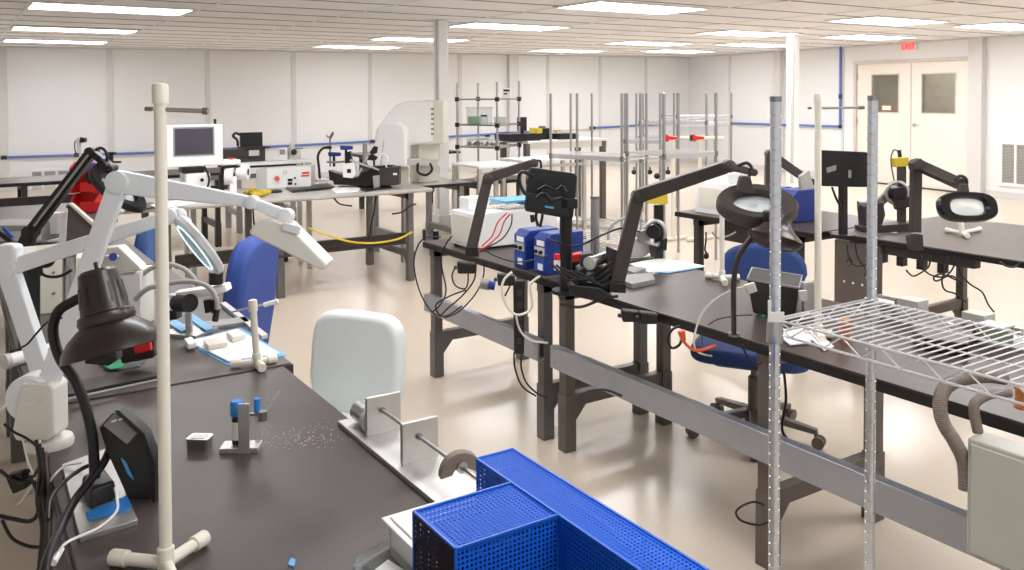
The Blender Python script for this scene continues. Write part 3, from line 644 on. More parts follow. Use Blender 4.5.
t = T('parts_tray', 'white plastic tray under the blue guard', 'tray', V((.72, 1.35, ZT)))
tr = MB(); 
x0, x1, y0, y1 = .652, .905, 1.2, 1.41
tr.box((x0+.01, y0, ZT+.0005), (x1-.01, y1-.01, ZT+.008))
for lo, hi in (((x0, y0), (x0+.006, y1)), ((x1-.006, y0), (x1, y1)), ((x0, y1-.006), (x1, y1))): tr.box((*lo, ZT+.001), (*hi, ZT+.075))
t.p('body', tr, 'white', bev=.002)
t.p('rim', MB().box((x0-.012, y0, ZT+.072), (x0+.002, y1+.012, ZT+.078)).box((x0, y1, ZT+.072), (x1+.01, y1+.012, ZT+.078)).box((x1, y0, ZT+.072), (x1+.01, y1, ZT+.078)), 'white', bev=.002)
t.p('lid', MB().box((x0, 1.315, ZT+.078), (x1, y1, ZT+.082)), 'white', bev=.001)
t = T('clear_lid', 'clear plastic box lid at the bottom edge of the view', 'lid', at(390, 565, z=ZT))
q = [(352, 585), (356, 572), (388, 553), (396, 553), (420, 570), (424, 590)]
t.p('shell', slab(q, ZT, .03), 'clear', bev=.006, seg=3); t.p('paper_insert', slab([(362, 580), (388, 560), (412, 575), (405, 588)], ZT+.0301, .001), 'lightgrey')
t = T('brown_binder', 'dark brown flat case at the bottom edge left of the clear lid', 'case', at(300, 572, z=ZT))
t.p('cover', slab([(286, 585), (291, 560), (322, 571), (335, 590)], ZT, .016), 'brownblack', bev=.002); t.p('corner_clip', slab([(288, 566), (291, 559), (296, 561), (294, 568)], ZT+.016, .003), 'cyan')
# ---------------------------------------------------------------- middle-left: bench behind the near one
t = T('instrument_post', 'thick black instrument post standing left of the steel tube', 'post', at(29, 352, z=ZT))
D1 = (at(29, 352, z=ZT)-C0).dot(FW)
t.p('column', MB().cyl(at(29, 352, z=ZT), at(29, 262, d=D1), 10*D1/FPX, n=24), 'black', smooth=40)
t.p('collar', MB().cyl(at(29, 276, d=D1), at(29, 258, d=D1), 12.5*D1/FPX, n=24), 'black', smooth=40)
t.p('motor_head', MB().sph(at(46, 259, d=D1), 9*D1/FPX, (1, 1, 1)).cyl(at(30, 262, d=D1), at(48, 260, d=D1), 7*D1/FPX), 'black', smooth=50)
t.p('knob', MB().cyl(at(19, 262, d=D1-.06), at(19, 262, d=D1-.04), .008), 'lightgrey', smooth=40)
cable([(40, 272), (46, 276), (55, 277), (63, 275), (72, 270)], D1-.02, .005, 'black', 'short black cable with a thick ferrite beside the black post')
f = at(69, 345, z=ZT); D2 = (f-C0).dot(FW)
t = T('steel_tube_post', 'bright steel tube post with a small white tip beside the black post', 'post', f)
t.p('tube', MB().cyl(f, at(69, 256, d=D2), 6.3*D2/FPX, n=20), 'steel', smooth=40)
t.p('cap', MB().cyl(at(69, 257, d=D2), at(69, 254.5, d=D2), 6.8*D2/FPX, n=20), 'aludark', smooth=40); t.p('tip', MB().cyl(at(71, 255, d=D2), at(71, 247.5, d=D2), 2.2*D2/FPX), 'white', smooth=40)
# cream instrument cases
t = T('instrument_case', 'large cream instrument case behind the black post and steel tube', 'case', V((.3, 3.75, ZT)))
t.p('body', MB().box((.2, 3.75, ZT), (.5, 4.15, ZT+.21)), 'cream', bev=.008)
t.p('screw', MB().cyl((.33, 3.746, ZT+.16), (.33, 3.752, ZT+.16), .005), 'aludark'); t.p('screw', MB().cyl((.33, 3.746, ZT+.08), (.33, 3.752, ZT+.08), .005), 'aludark')
t = T('lidded_box', 'cream lidded box with a blue valve behind the brown lamp shade', 'box', V((.62, 3.3, ZT)))
D3 = 3.15
t.p('body', plate([(98, 272), (145, 268), (146, 325), (100, 330)], D3+.02, .16), 'cream', bev=.006)
t.p('front_panel', plate([(104, 277), (140, 274), (141, 318), (105, 322)], D3-.064, .004), 'white')
t.p('lid', plate([(96, 248), (122, 245), (142, 264), (146, 269), (97, 273)], D3-.06, .06), 'cream', bev=.005)
t.p('valve', MB().cyl(at(113, 257, d=D3-.1), at(113, 257, d=D3-.14), .014), 'bluebox', smooth=40)
t.p('valve_pipe', MB().cyl(at(105, 256, d=D3-.11), at(118, 256, d=D3-.11), .004), 'white', smooth=40)
t = T('red_hand_tool', 'small dark red tool lying behind the desk lamp', 'tool', at(142, 350, z=ZT))
t.p('body', plate([(120, 343), (128, 334), (150, 330), (157, 336), (157, 356), (125, 362)], 2.62, .05), 'brownblack', bev=.006)
t.p('grip', plate([(133, 340), (150, 335), (152, 350), (136, 354)], 2.585, .02), 'red', bev=.004)
t = T('green_bag', 'small clear bag with green contents near the desk lamp shade', 'bag', at(125, 366, z=ZT))
t.p('film', slab([(98, 367), (112, 358), (132, 356), (146, 361), (140, 368), (118, 372)], ZT, .008), 'clear', bev=.003); t.p('contents', slab([(104, 367), (112, 360), (128, 361), (122, 368), (110, 370)], ZT+.0085, .003), 'green', bev=.002)
t = T('camera_module', 'small black camera module with round lens under the brown shade', 'camera', at(98, 372, z=ZT))
t.p('body', plate([(88, 352), (98, 345), (118, 346), (120, 358), (112, 364), (88, 362)], 2.4, .04), 'black', bev=.003); t.p('lens', MB().cyl(at(96, 353, d=2.375), at(96, 353, d=2.37), .012), 'bluebox', smooth=40)
# microscope-like ring fixture, hoses
fb = at(190, 335, z=ZT); D4 = (fb-C0).dot(FW)
t = T('vision_fixture', 'clamped vision fixture with round black camera and white bracket left of the blue chair', 'fixture', fb)
t.p('base_plate', slab([(160, 336), (196, 322), (222, 328), (196, 339)], ZT, .01), 'alu')
t.p('post', MB().beam(at(189, 338, d=D4), at(189, 306, d=D4), .02, .02, up=FW), 'alu', bev=.002)
t.p('camera_body', MB().cyl(at(178, 303, d=D4), at(190, 303, d=D4-.05), 9*D4/FPX, n=20), 'black', smooth=40)
t.p('camera_ring', MB().tube([at(172+6*math.cos(a), 302+7*math.sin(a), d=D4-.01) for a in [i*PI/6 for i in range(12)]], .006, 8, cyc=True), 'white', smooth=50)
t.p('clamp_block', plate([(160, 306), (178, 306), (180, 318), (162, 320)], D4+.02, .05), 'black', bev=.003)
t.p('bracket', plate([(176, 291), (205, 287), (228, 283), (230, 290), (206, 296), (180, 298)], D4+.03, .06), 'white', bev=.005)
t.p('light_head', MB().cyl(at(216, 284, d=D4), at(216, 272, d=D4), 7*D4/FPX, n=20), 'black', smooth=40)
for x in (204, 210): t.p('nozzle', plate([(x, 300), (x+6, 299), (x+7, 312), (x+2, 313)], D4-.02, .02), 'black', bev=.002)
t.p('cable_chain', MB().tube(pd([(135, 300), (147, 289), (166, 284), (188, 281.5), (207, 286), (216, 298), (217, 312)], D4-.05), .0085, 10), 'greyhose', smooth=50)
t.p('chain_end', MB().cyl(at(217, 309, d=D4-.05), at(215, 321, d=D4-.05), .011), 'black', smooth=40)
t = T('corrugated_hose', 'grey curved hose arching behind the vision fixture', 'hose', at(132, 292, d=D4+.12))
t.p('hose', MB().tube(pd([(132, 296), (138, 280), (150, 269), (166, 264), (182, 268), (193, 277), (199, 288)], D4+.12), .0085, 10), 'greyhose', smooth=50)
one('blue_foam_strip', slab([(184, 316), (190, 313), (214, 330), (206, 332)], ZT+.012, .006), 'cyan', 'light blue strip lying diagonally under the vision fixture', 'strip')
one('blue_foam_strip', slab([(168, 324), (176, 321), (190, 330), (181, 333)], ZT+.012, .006), 'cyan', 'short light blue strip left of the fixture post', 'strip')
pvc_stand('short white PVC stand on the left bench in front of the white sheets', (257, 362), (252.5, 300), [(231, 364), (262, 368), (276, 358)], r=.0105)
t = T('grip_tool', 'thin rod with white grip sticking out through the short PVC stand', 'handle', at(252, 308, z=ZT))
ds = (at(257, 362, z=ZT)-C0).dot(FW)
t.p('rod', MB().cyl(at(232, 312, d=ds-.012), at(266, 304, d=ds-.012), .003), 'steel', smooth=40); t.p('grip', MB().cyl(at(264, 305, d=ds-.012), at(278, 301, d=ds-.012), .0075), 'white', smooth=40)
t = T('work_tray', 'white tray with small fixtures on blue paper behind the short PVC stand', 'tray', at(230, 350, z=ZT))
t.p('blue_sheet', slab([(184, 342), (240, 328), (287, 356), (228, 366)], ZT, .002), 'cyan')
t.p('tray', slab([(188, 343), (238, 331), (280, 355), (228, 363)], ZT+.002, .008), 'white', bev=.003)
t.p('block', slab([(203, 345), (222, 341), (228, 347), (208, 351)], ZT+.01, .018), 'cream', bev=.004); t.p('block', slab([(226, 337), (238, 334), (246, 339), (233, 343)], ZT+.01, .02), 'cream', bev=.004)
t.p('block', slab([(184, 344), (192, 342), (197, 348), (188, 350)], ZT+.01, .02), 'white', bev=.004)
t = T('metal_rail', 'slim metal rail lying along the right edge of the second left bench', 'rail', at(240, 322, z=ZT))
t.p('rail', slab([(220, 306), (226, 305), (268, 338), (262, 340)], ZT, .014), 'lightgrey', bev=.002)
one('clamp_bar', slab([(196, 326), (246, 320), (250, 325), (200, 332)], ZT, .014), 'midgrey', 'dark grey flat bar across the second left bench', 'bar', bev=.002)
# clutter under the white arms at the left frame edge
t = T('blue_nozzle_gun', 'small black tool with blue nozzle at the left picture edge', 'tool', at(6, 236, z=.95))
t.p('handle', MB().tube(pd([(-4, 230), (4, 236), (12, 242)], 3.3), .012, 8), 'black', smooth=50); t.p('nozzle', MB().cyl(at(4, 228, d=3.28), at(13, 238, d=3.28), .008), 'bluebox', smooth=40)
t = T('round_bar', 'white round bar lying near the left frame edge under the lamp arms', 'bar', at(20, 352, d=2.5))
t.p('bar', MB().cyl(at(5, 362, z=ZT+.022), at(52, 349, z=ZT+.022), .021, n=18), 'white', smooth=40)
t.p('end_cap', MB().cyl(at(4, 362.3, z=ZT+.024), at(9, 361, z=ZT+.024), .024, n=18), 'lightgrey', smooth=40)
t = T('regulator_block', 'grey regulator with small blue display at the left bench corner', 'regulator', at(45, 366, z=ZT))
t.p('body', plate([(34, 352), (54, 349), (56, 372), (36, 374)], 2.62, .06), 'midgrey', bev=.004); t.p('display', plate([(41, 357), (47, 356), (48, 362), (42, 363)], 2.588, .004), 'bluebox')
for i, (p, r, m_, lb) in enumerate([
    ([(0, 470), (10, 478), (22, 482), (34, 476), (40, 464)], .004, 'black', 'black cord loop sagging left of the white lamp clamp'),
    ([(4, 424), (14, 432), (26, 438), (36, 446), (44, 462), (46, 490)], .003, 'black', 'thin black cord running down past the white lamp clamp'),
    ([(2, 520), (12, 538), (28, 546), (42, 547)], .004, 'black', 'black cord loop low at the left frame edge'),
    ([(0, 516), (14, 519), (30, 521), (38, 512), (37, 490), (30, 476)], .005, 'black', 'thick black cord loop below the dark plug at the left frame edge'),
    ([(22, 436), (28, 462), (34, 480), (22, 500), (16, 505)], .0025, 'cream', 'cream cord dangling from the white lamp clamp'),
    ([(40, 440), (41, 470), (44, 500), (48, 512)], .0025, 'white', 'white cord beside the bench corner'),
    ([(0, 410), (12, 400), (20, 388), (26, 384)], .003, 'white', 'white cord reaching the lamp hinge from the left'),
    ([(62, 318), (48, 322), (36, 334), (26, 345), (10, 352)], .0025, 'brownblack', 'thin dark cord crossing behind the white lamp arms')]):
    cable(p, 1.98, r, m_, lb)
t = T('wall_plug', 'black power adapter hanging on a cord at the left frame edge', 'adapter', at(16, 490, d=2.0))
t.p('body', plate([(8, 474), (24, 470), (30, 486), (16, 492)], 2.0, .03), 'black', bev=.004); t.p('cord_stub', MB().cyl(at(24, 476, d=2), at(31, 468, d=2), .004), 'black')
# black arm lamp at far left
t, P = arm_lamp('magnifier_lamp', 'black spring-arm magnifier lamp in front of the red bins', [(18, 262), (31, 232), (92, 152), (112, 168)], [4.0, 4.0, 4.0, 3.95], 'black', .055, .045, taper=[(.062, .058), (.05, .045), (.03, .03)], base=V((at(18, 300, z=ZT).x, 4.0, ZT)))
t.p('spring_rail', MB().beam(at(34, 226, d=3.96), at(88, 155, d=3.96), .01, .008, up=UP), 'midgrey')
t.p('column', MB().cyl(at(16, 262, d=4.0), V((at(16, 262, d=4).x, at(16, 262, d=4).y, ZT)), .02), 'black', smooth=40)
t.p('cable_loop', MB().tube(pd([(96, 150), (101, 148), (106, 152), (107, 160), (103, 163)], 3.95), .007, 8), 'black', smooth=50)
t.p('head_bracket', plate([(86, 176), (104, 158), (111, 166), (102, 182), (92, 184)], 3.94, .06), 'black', bev=.006)
ring_head(t, at(118, 190, d=3.9), (UP*.8+RT*.62-FW*.4), .15, .075, .035, 'black', 'white', x=(RT*.8-UP*.6))
# bins, partition
t = T('partition_panel', 'upright brown-grey partition panel right below the red bins', 'panel', at(80, 262, z=ZT))
a, b = at(66, 258, z=ZT), at(96, 262, z=ZT)
t.p('panel', plate([(69, 204), (95, 226), (96, 262), (66, 258)], 4.55, .02), 'laminate3', bev=.002)
t.p('edge', plate([(69, 203), (72, 203), (96, 224), (95, 227)], 4.54, .03), 'cream')
t = T('riser_shelf', 'brown riser shelf carrying the red parts bins', 'shelf', V((.75, 5.15, ZT)))
t.p('top', slab([(66, 208), (108, 206), (118, 222), (96, 228)], .93, .02), 'laminate3', bev=.003)
for q in ((75, 210), (104, 216)): g = at(*q, z=.93); t.p('leg', MB().beam(V((g.x, g.y, ZT)), V((g.x, g.y, .93)), .03, .03, up=(0, 1, 0)), 'legdark')
DB = (at(88, 212, z=.95)-C0).dot(FW)
for i, (y0, y1, lb) in enumerate([(192, 212, 'red open-fronted parts bin, bottom of the stack'), (173, 192, 'red open-fronted parts bin, middle of the stack'), (161, 173, 'red parts bin holding purple items, top of the stack')]):
    t = T('parts_bin', lb, 'bin', at(92, y1, d=DB), group='red parts bins')
    t.p('back', plate([(80, y0), (104, y0), (104, y1), (80, y1)], DB+.09, .01), 'red')
    for x in (81, 103): t.p('side_wall', MB().poly([(0, 0), (.11, 0), (.11, (y1-y0)*DB/FPX*.55), (.05, (y1-y0)*DB/FPX*.98), (0, (y1-y0)*DB/FPX*.98)], .012, frame(at(x, y1, d=DB+.09), -FW.copy(), V((0, 0, 1)))), 'red')
    t.p('floor', MB().hexa(pd([(80, y1), (104, y1)], DB-.02)+pd([(104, y1), (80, y1)], DB+.09), [p+V((0, 0, .012)) for p in pd([(80, y1), (104, y1)], DB-.02)+pd([(104, y1), (80, y1)], DB+.09)]), 'red')
    t.p('front_lip', plate([(80, y0+(y1-y0)*.5), (104, y0+(y1-y0)*.5), (104, y1), (80, y1)], DB-.02, .012), 'red', bev=.003)
    if i == 2:
        mat('purple', '6A4FA0', .5); t.p('contents', plate([(83, y0+1), (100, y0+1), (100, y1-2), (83, y1-2)], DB, .1), 'purple', bev=.006)
# clutter left of the partition
t = T('storage_box', 'small white box standing left of the brown partition panel', 'box', at(56, 232, z=.93))
t.p('body', plate([(51, 215), (62, 214), (62, 233), (51, 234)], 5.0, .09), 'white', bev=.004); t.p('lid', plate([(50.5, 213), (62.5, 212), (62.5, 216), (50.5, 217)], 5.0, .1), 'white', bev=.003)
t = T('instrument_case', 'dark low case at the left frame edge behind the black spring arm', 'case', at(20, 235, z=ZT))
t.p('body', plate([(-10, 222), (44, 222), (46, 241), (-10, 242)], 4.9, .3), 'midgrey', bev=.006); t.p('front_panel', plate([(-6, 232), (40, 231), (41, 240), (-6, 241)], 4.74, .01), 'lightgrey')
# chairs
swivel_chair('white vinyl chair tucked in at the right side of the near left bench', (1.04, 2.83, 0), math.radians(126), 'vinyl', .38, .46, .355, round_top=.42, back_th=.085, sz=.46, frame_m='lightgrey', tilt=.08)
swivel_chair('royal blue chair with tall back behind the white arm lamps', (.84, 3.9, 0), math.radians(52), 'royal', .42, .66, .36, round_top=.5, back_th=.09, sz=.5, tilt=.12)
swivel_chair('steel blue chair far left, mostly hidden behind the cream lidded box', (.7, 5.45, 0), math.radians(66), 'bluefab', .34, .4, .49, round_top=.8, back_th=.08, sz=.5)
swivel_chair('navy blue chair with low oval backrest behind the main dark workbench', (3.17, 2.78, 0), math.radians(122), 'navyfab', .42, .25, .62, round_top=.8, back_th=.06, sz=.45, seat_w=.54, tilt=.05, frame_m='legbrown')
# ---------------------------------------------------------------- main dark bench (A)
t = T('instrument_case', 'white instrument case with red wires at the far end of the main bench', 'case', V((2.34, 3.98, ZT)))
t.p('body', MB().box((2.34, 3.98, ZT+.01), (2.9, 4.22, ZT+.2)), 'white', bev=.006)
t.p('side_panel', MB().box((2.335, 4.0, ZT+.03), (2.34, 4.2, ZT+.18)), 'cream', bev=.001)
t.p('raised_block', MB().box((2.38, 4.1, ZT+.2), (2.52, 4.2, ZT+.27)), 'white', bev=.005)
for x, y in ((2.36, 4.0), (2.88, 4.0), (2.36, 4.2), (2.88, 4.2)): t.p('foot', MB().cyl((x, y, ZT), (x, y, ZT+.012), .012), 'black')
q = pz([(486, 214), (526, 214)], .98)
t = T('parts_tray', 'bright blue and clear tray lying on the white instrument case', 'tray', V((2.7, 4.06, .98)))
dt = (at(505, 214, z=.981)-C0).dot(FW)
t.p('clear_body', MB().box((2.56, 4.0, .981), (2.84, 4.16, 1.02)), 'clear', bev=.004)
t.p('rim', MB().box((2.55, 3.99, 1.02), (2.86, 4.17, 1.032)), 'cyan', bev=.003); t.p('side_band', MB().box((2.70, 3.995, .995), (2.86, 4.165, 1.02)), 'tape', bev=.003)
for i, p in enumerate([[(510, 214), (504, 222), (499, 235), (486, 247), (478, 251)], [(512, 214), (511, 225), (503, 238), (490, 246), (480, 251)], [(507, 213), (498, 222), (492, 236), (482, 246)]]):
    cable(p, 4.2, .0035, 'red' if i != 1 else 'brownblack', ['thin red wire looping down the front of the white case, nearest the camera', 'dark red wire hanging widest in front of the white case', 'thin red wire running closest to the black arm lamp'][i])
t, P = arm_lamp('task_lamp', 'dark grey spring arm rising in front of the white instrument case', [(471, 251), (488, 178), (534, 163)], [4.25, 4.25, 4.2], 'armgrey', .055, .045, taper=[(.055, .05), (.05, .04)], base=V((2.3, 3.86, ZT)))
t.p('clamp', plate([(466, 246), (478, 246), (479, 256), (465, 256)], 4.25, .06), 'black', bev=.004); t.p('cable_loop', MB().tube(pd([(534, 161), (540, 161), (541, 168), (537, 172)], 4.2), .006, 8), 'black', smooth=50)
# blue controllers
def controller(label, x, y, w, dpt, h, z=ZT, group=None):
    t = T('soldering_controller', label, 'controller', V((x, y, z)))
    b = MB().poly([(0, 0), (dpt, 0), (dpt, h), (dpt*.15, h), (0, h*.86)], w, Matrix(((1, 0, 0, x), (0, 0, 1, y), (0, 1, 0, z), (0, 0, 0, 1))))
    t.p('housing', b, 'bluebox', bev=.006)
    t.p('front_plate', MB().box((x-.004, y+.01, z+.015), (x, y+w-.01, z+h*.42)), 'blue', bev=.001)
    t.p('display_panel', MB().box((x-.004, y+.01, z+h*.46), (x, y+w-.012, z+h*.66)), 'lightgrey')
    t.p('name_plate', MB().box((x-.0035, y+.012, z+h*.7), (x+.002, y+w*.7, z+h*.83)), 'paper')
    for k in range(2): t.p('knob', MB().cyl((x-.016, y+.03+.04*k, z+h*.55), (x-.003, y+.03+.04*k, z+h*.55), .009), 'black', smooth=40)
    t.p('rating_sticker', MB().box((x-.005, y+.02, z+.02), (x-.0035, y+.06, z+.05)), 'paper')
    for sx in (.02, dpt-.02): t.p('foot', MB().box((x+sx-.01, y+.005, z-.001), (x+sx+.01, y+w-.005, z+.004)), 'black')
    return t
controller('blue soldering controller nearer the white case, left of its twin', 2.3, 3.42, .1, .2, .185)
controller('blue soldering controller directly beside the monitor pole, right of its twin', 2.3, 3.25, .1, .22, .19)
# rear of a monitor on a pole
DM = 3.62
pb = at(566, 293, z=ZT); DM = (pb-C0).dot(FW)
t = T('monitor', 'black monitor seen from behind on a thick pole over the blue controllers', 'monitor', pb)
t.p('pole', MB().cyl(pb, at(566, 196, d=DM), .027, n=20), 'black', smooth=40)
t.p('pole_base', MB().cyl(pb, pb+V((0, 0, .015)), .06, n=24), 'black', smooth=40)
bk = plate([(529, 170), (531, 167), (574, 173), (577, 176), (573, 217), (571, 219), (526, 211), (524, 208)], DM-.04, .03); t.p('shell', bk, 'black', bev=.006)
t.p('back_hump', plate([(527, 195), (528, 192), (568, 198), (569, 216), (526, 210)], DM-.075, .04), 'black', bev=.006)
t.p('mount_bracket', plate([(560, 196), (577, 198), (577, 208), (560, 208)], DM-.06, .07), 'blackgloss', bev=.004)
t.p('brand_badge', plate([(545, 205.5), (554, 207), (554, 209), (545, 207.5)], DM-.0965, .003), 'cyan')
t.p('port_cover', plate([(541, 188), (560, 190), (560, 196), (541, 194)], DM-.07, .02), 'blackgloss')
lp = t.p('cable_bundle', MB().tube(pd([(534, 176), (522, 172), (519, 180), (524, 192), (530, 196)], DM-.07), .008, 8).tube(pd([(538, 190), (546, 186), (556, 190), (562, 186), (566, 192)], DM-.1), .006, 8).tube(pd([(536, 198), (544, 193), (552, 200), (562, 197)], DM-.11), .006, 8).tube(pd([(539, 207), (536, 216), (538, 226)], DM-.09), .006, 8).tube(pd([(543, 208), (542, 218), (540, 227)], DM-.09), .006, 8), 'black', smooth=50)
t.p('hanging_plug', MB().cyl(at(532, 215, d=DM-.09), at(533, 222, d=DM-.09), .009), 'black', smooth=40)
t = T('red_bottle', 'small red and white container between the controllers and the pole', 'bottle', at(558, 271, z=ZT+.01))
t.p('body', MB().cyl(at(557, 270, d=3.5), at(557, 260, d=3.5), .013), 'white', smooth=40); t.p('cap', MB().cyl(at(557, 260, d=3.5), at(557, 254, d=3.5), .012), 'red', smooth=40)
t = T('red_vise', 'dark red bench vise behind the monitor pole', 'vise', at(575, 272, z=ZT))
t.p('jaw', plate([(572, 254), (582, 252), (584, 260), (573, 262)], 3.75, .06), 'red', bev=.004); t.p('body', plate([(571, 260), (588, 258), (590, 274), (570, 276)], 3.75, .08), 'brownblack', bev=.004)
# black clutter
t = T('motor_fixture', 'black clamped fixture block with cables right of the monitor pole', 'fixture', at(596, 290, z=ZT))
Dk = 3.56
t.p('block', plate([(576, 268), (590, 262), (608, 266), (609, 292), (590, 295), (576, 288)], Dk, .12), 'black', bev=.005)
t.p('side_plate', plate([(606, 246), (621, 252), (622, 290), (607, 287)], Dk-.03, .03), 'brownblack', bev=.003)
t.p('lower_block', plate([(567, 282), (600, 286), (612, 294), (598, 300), (570, 294)], Dk-.08, .08), 'blackgloss', bev=.005)
t.p('flange', plate([(580, 254), (592, 252), (594, 266), (580, 270)], Dk+.02, .06), 'darkgrey', bev=.004)
t.p('clear_cylinder', MB().cyl(at(590, 272, d=Dk-.07), at(590, 282, d=Dk-.07), .016), 'steel', smooth=40)
for i in range(4): t.p('hose', MB().tube(pd([(550+6*i, 262+3*i), (570+4*i, 280-2*i), (590+4*i, 276+3*i), (612, 262+6*i)], Dk-.09-.01*i), .0045, 7), 'black', smooth=50)
t = T('air_cylinder', 'short silver cylinder lying on the black fixture', 'cylinder', at(596, 261, d=Dk))
t.p('barrel', MB().cyl(at(590, 263, d=Dk-.1), at(606, 257, d=Dk), .023, n=22), 'steel', smooth=40); t.p('end_ring', MB().cyl(at(589, 263.4, d=Dk-.105), at(591.5, 262.5, d=Dk-.09), .027, n=22), 'alu', smooth=40)
f = at(595, 288, z=ZT); Dc = (f-C0).dot(FW)+.18
f = V((at(595, 270, d=Dc).x, at(595, 270, d=Dc).y, ZT))
t = T('steel_tube_post', 'upright polished steel tube post in the middle, right of the monitor', 'post', f)
t.p('tube', MB().cyl(f, at(595, 198, d=Dc), 4.4*Dc/FPX, n=20), 'steel', smooth=40); t.p('cap', MB().cyl(at(595, 199, d=Dc), at(595, 196, d=Dc), 4.9*Dc/FPX, n=20), 'aludark', smooth=40)
# big spring arm with oval magnifier
t, P = arm_lamp('magnifier_lamp', 'large dark magnifier lamp with black oval head, centre right', [(616, 286), (638, 196), (728, 166), (752, 172)], [3.5, 3.5, 3.2, 3.12], 'armgrey', .055, .045, taper=[(.058, .05), (.056, .045), (.03, .025)], base=at(616, 290, z=ZT))
t.p('clamp', plate([(608, 280), (625, 282), (625, 292), (608, 291)], 3.5, .06), 'black', bev=.004)
t.p('cable_loop', MB().tube(pd([(738, 166), (747, 163), (752, 169), (749, 176), (744, 180)], 3.1), .006, 8), 'black', smooth=50)
t.p('head_neck', plate([(740, 176), (749, 176), (754, 194), (736, 192)], 3.05, .04), 'armgrey', bev=.004)
ring_head(t, at(757, 206, d=3.0), (UP*.86-FW*.5+RT*-.05), .138, .105, .05, 'armgrey', 'lightgrey', x=(RT*.97-UP*.2-FW*.1))
# metal blocks and papers
for pts, th, m_, lb in [([(620, 284), (628, 279), (652, 277), (655, 284), (632, 289)], .022, 'midgrey', 'long dark metal bar nearest the big lamp arm foot'), ([(622, 272), (632, 270), (646, 272), (634, 277)], .02, 'midgrey', 'small grey metal block behind the long metal bar')]:
    one('metal_block', slab(pts, ZT, th), m_, lb, 'block', bev=.002)
t = T('loose_papers', 'white paper sheets with printed notes at the far edge of the main bench', 'papers', at(666, 268, z=ZT))
t.p('sheet', slab([(630, 264), (660, 257), (692, 268), (652, 274)], ZT, .0012), 'paper'); t.p('sheet', slab([(640, 262), (668, 259), (706, 266), (668, 272)], ZT+.0013, .0012), 'paper'); t.p('blue_edge', slab([(648, 272), (670, 271.5), (704, 266), (706, 267), (668, 273.4)], ZT+.0026, .001), 'cyan')
one('black_ruler', slab([(622, 262), (662, 255.6), (663, 257.4), (624, 264)], ZT+.001, .006), 'black', 'thin black straightedge behind the white papers', 'ruler')
pvc_stand('white PVC stand in the middle of the main bench below the oval lamp', (722, 277), (722, 190), [(706, 275), (739, 277), (725, 283)], r=.011)
t = T('vision_fixture', 'camera fixture with yellow box and grey looped hose left of the papers', 'fixture', V((2.9, 3.4, ZT)))
Dp = (V((2.9, 3.35, ZT))-C0).dot(FW)
t.p('mast', plate([(654, 205), (663, 205), (663, 262), (654, 262)], Dp, .03), 'black', bev=.002)
t.p('yellow_box', plate([(646, 192), (667, 193), (667, 204), (647, 203)], Dp, .05), 'yellow', bev=.003)
t.p('top_knob', MB().cyl(at(656, 192, d=Dp), at(656, 183, d=Dp), .014).sph(at(657, 176, d=Dp), .016), 'black', smooth=50)
t.p('ring', MB().tube([at(655+10*math.cos(a), 233+12*math.sin(a), d=Dp-.03) for a in [i*PI/6 for i in range(12)]], .012, 8, cyc=True), 'alu', smooth=50)
t.p('motor', MB().cyl(at(655, 231, d=Dp-.02), at(653, 232, d=Dp-.1), .034, n=18), 'black', smooth=40)
t.p('grip_arm', plate([(636, 232), (648, 228), (650, 240), (638, 242)], Dp-.03, .05), 'aludark', bev=.004)
t.p('nozzle', plate([(649, 246), (656, 246), (655, 256), (651, 257)], Dp-.04, .03), 'brownblack'); t.p('nozzle', plate([(660, 240), (667, 238), (666, 250), (660, 250)], Dp-.04, .03), 'black')
t.p('hose', MB().tube(pd([(608, 240), (610, 228), (622, 219), (636, 217), (644, 222)], Dp-.06), .007, 9), 'greyhose', smooth=50)
t.p('stage', plate([(620, 246), (640, 236), (652, 250), (640, 258), (622, 262)], Dp+.03, .05), 'lightgrey', bev=.003)
# gooseneck lamp in the middle of bench
fb = at(734, 336, z=ZT); Dg = (fb-C0).dot(FW)
t = T('desk_lamp', 'dark gooseneck lamp with round shade hanging below the oval magnifier', 'lamp', fb)
t.p('gooseneck', MB().tube([fb]+pd([(733.5, 310), (734, 280), (738, 258), (748, 242), (758, 232), (764, 224)], Dg-.1), .0095, 10), 'brownblack', smooth=50)
t.p('foot', MB().cyl(fb-V((0, 0, .0)), fb+V((0, 0, .012)), .02), 'aludark', smooth=40)
ax = (UP*.93+RT*.28+FW*.15).normalized(); c = at(775, 239, d=Dg-.15)
t.p('lamp_shade', MB().lathe([(.0, -.034), (.035, -.034), (.065, -.026), (.085, -.010), (.09, .004), (.085, .012), (.06, .03), (.042, .05), (.036, .08), (.0, .082)], c, ax, 30, cap=False), 'brownblack', smooth=40)
t.p('socket', plate([(764, 211), (776, 211), (778, 232), (765, 234)], Dg-.14, .045), 'black', bev=.006)
# dark plastic bin
Dn = (at(772, 316, z=ZT)-C0).dot(FW)
t = T('plastic_bin', 'dark tapered plastic bin in front of the navy chair back', 'bin', at(772, 316, z=ZT))
def hx(a, d0, d1): return pd(a, d0)+pd(a[::-1], d1)
bt = pd([(753, 313), (795, 319)], Dn)+pd([(797, 308), (757, 303)], Dn+.14); tp_ = pd([(747, 279), (799, 288)], Dn-.02)+pd([(802, 276), (752, 268)], Dn+.17)
t.p('walls', MB().hexa(bt, tp_), 'darkgrey', bev=.004)
t.p('rim', MB().tube(tp_, .005, 6, smooth=False, cyc=True), 'midgrey')
t.p('clip', plate([(744, 285), (754, 282), (757, 291), (748, 294)], Dn-.05, .02), 'cream', bev=.003); t.p('sticker', slab([(757, 315), (762, 311), (768, 314), (763, 317)], ZT+.001, .004), 'green')
t = T('connector_block', 'small aluminium connector block right of the dark bin', 'block', at(812, 318, z=ZT))
Db = Dn-.05
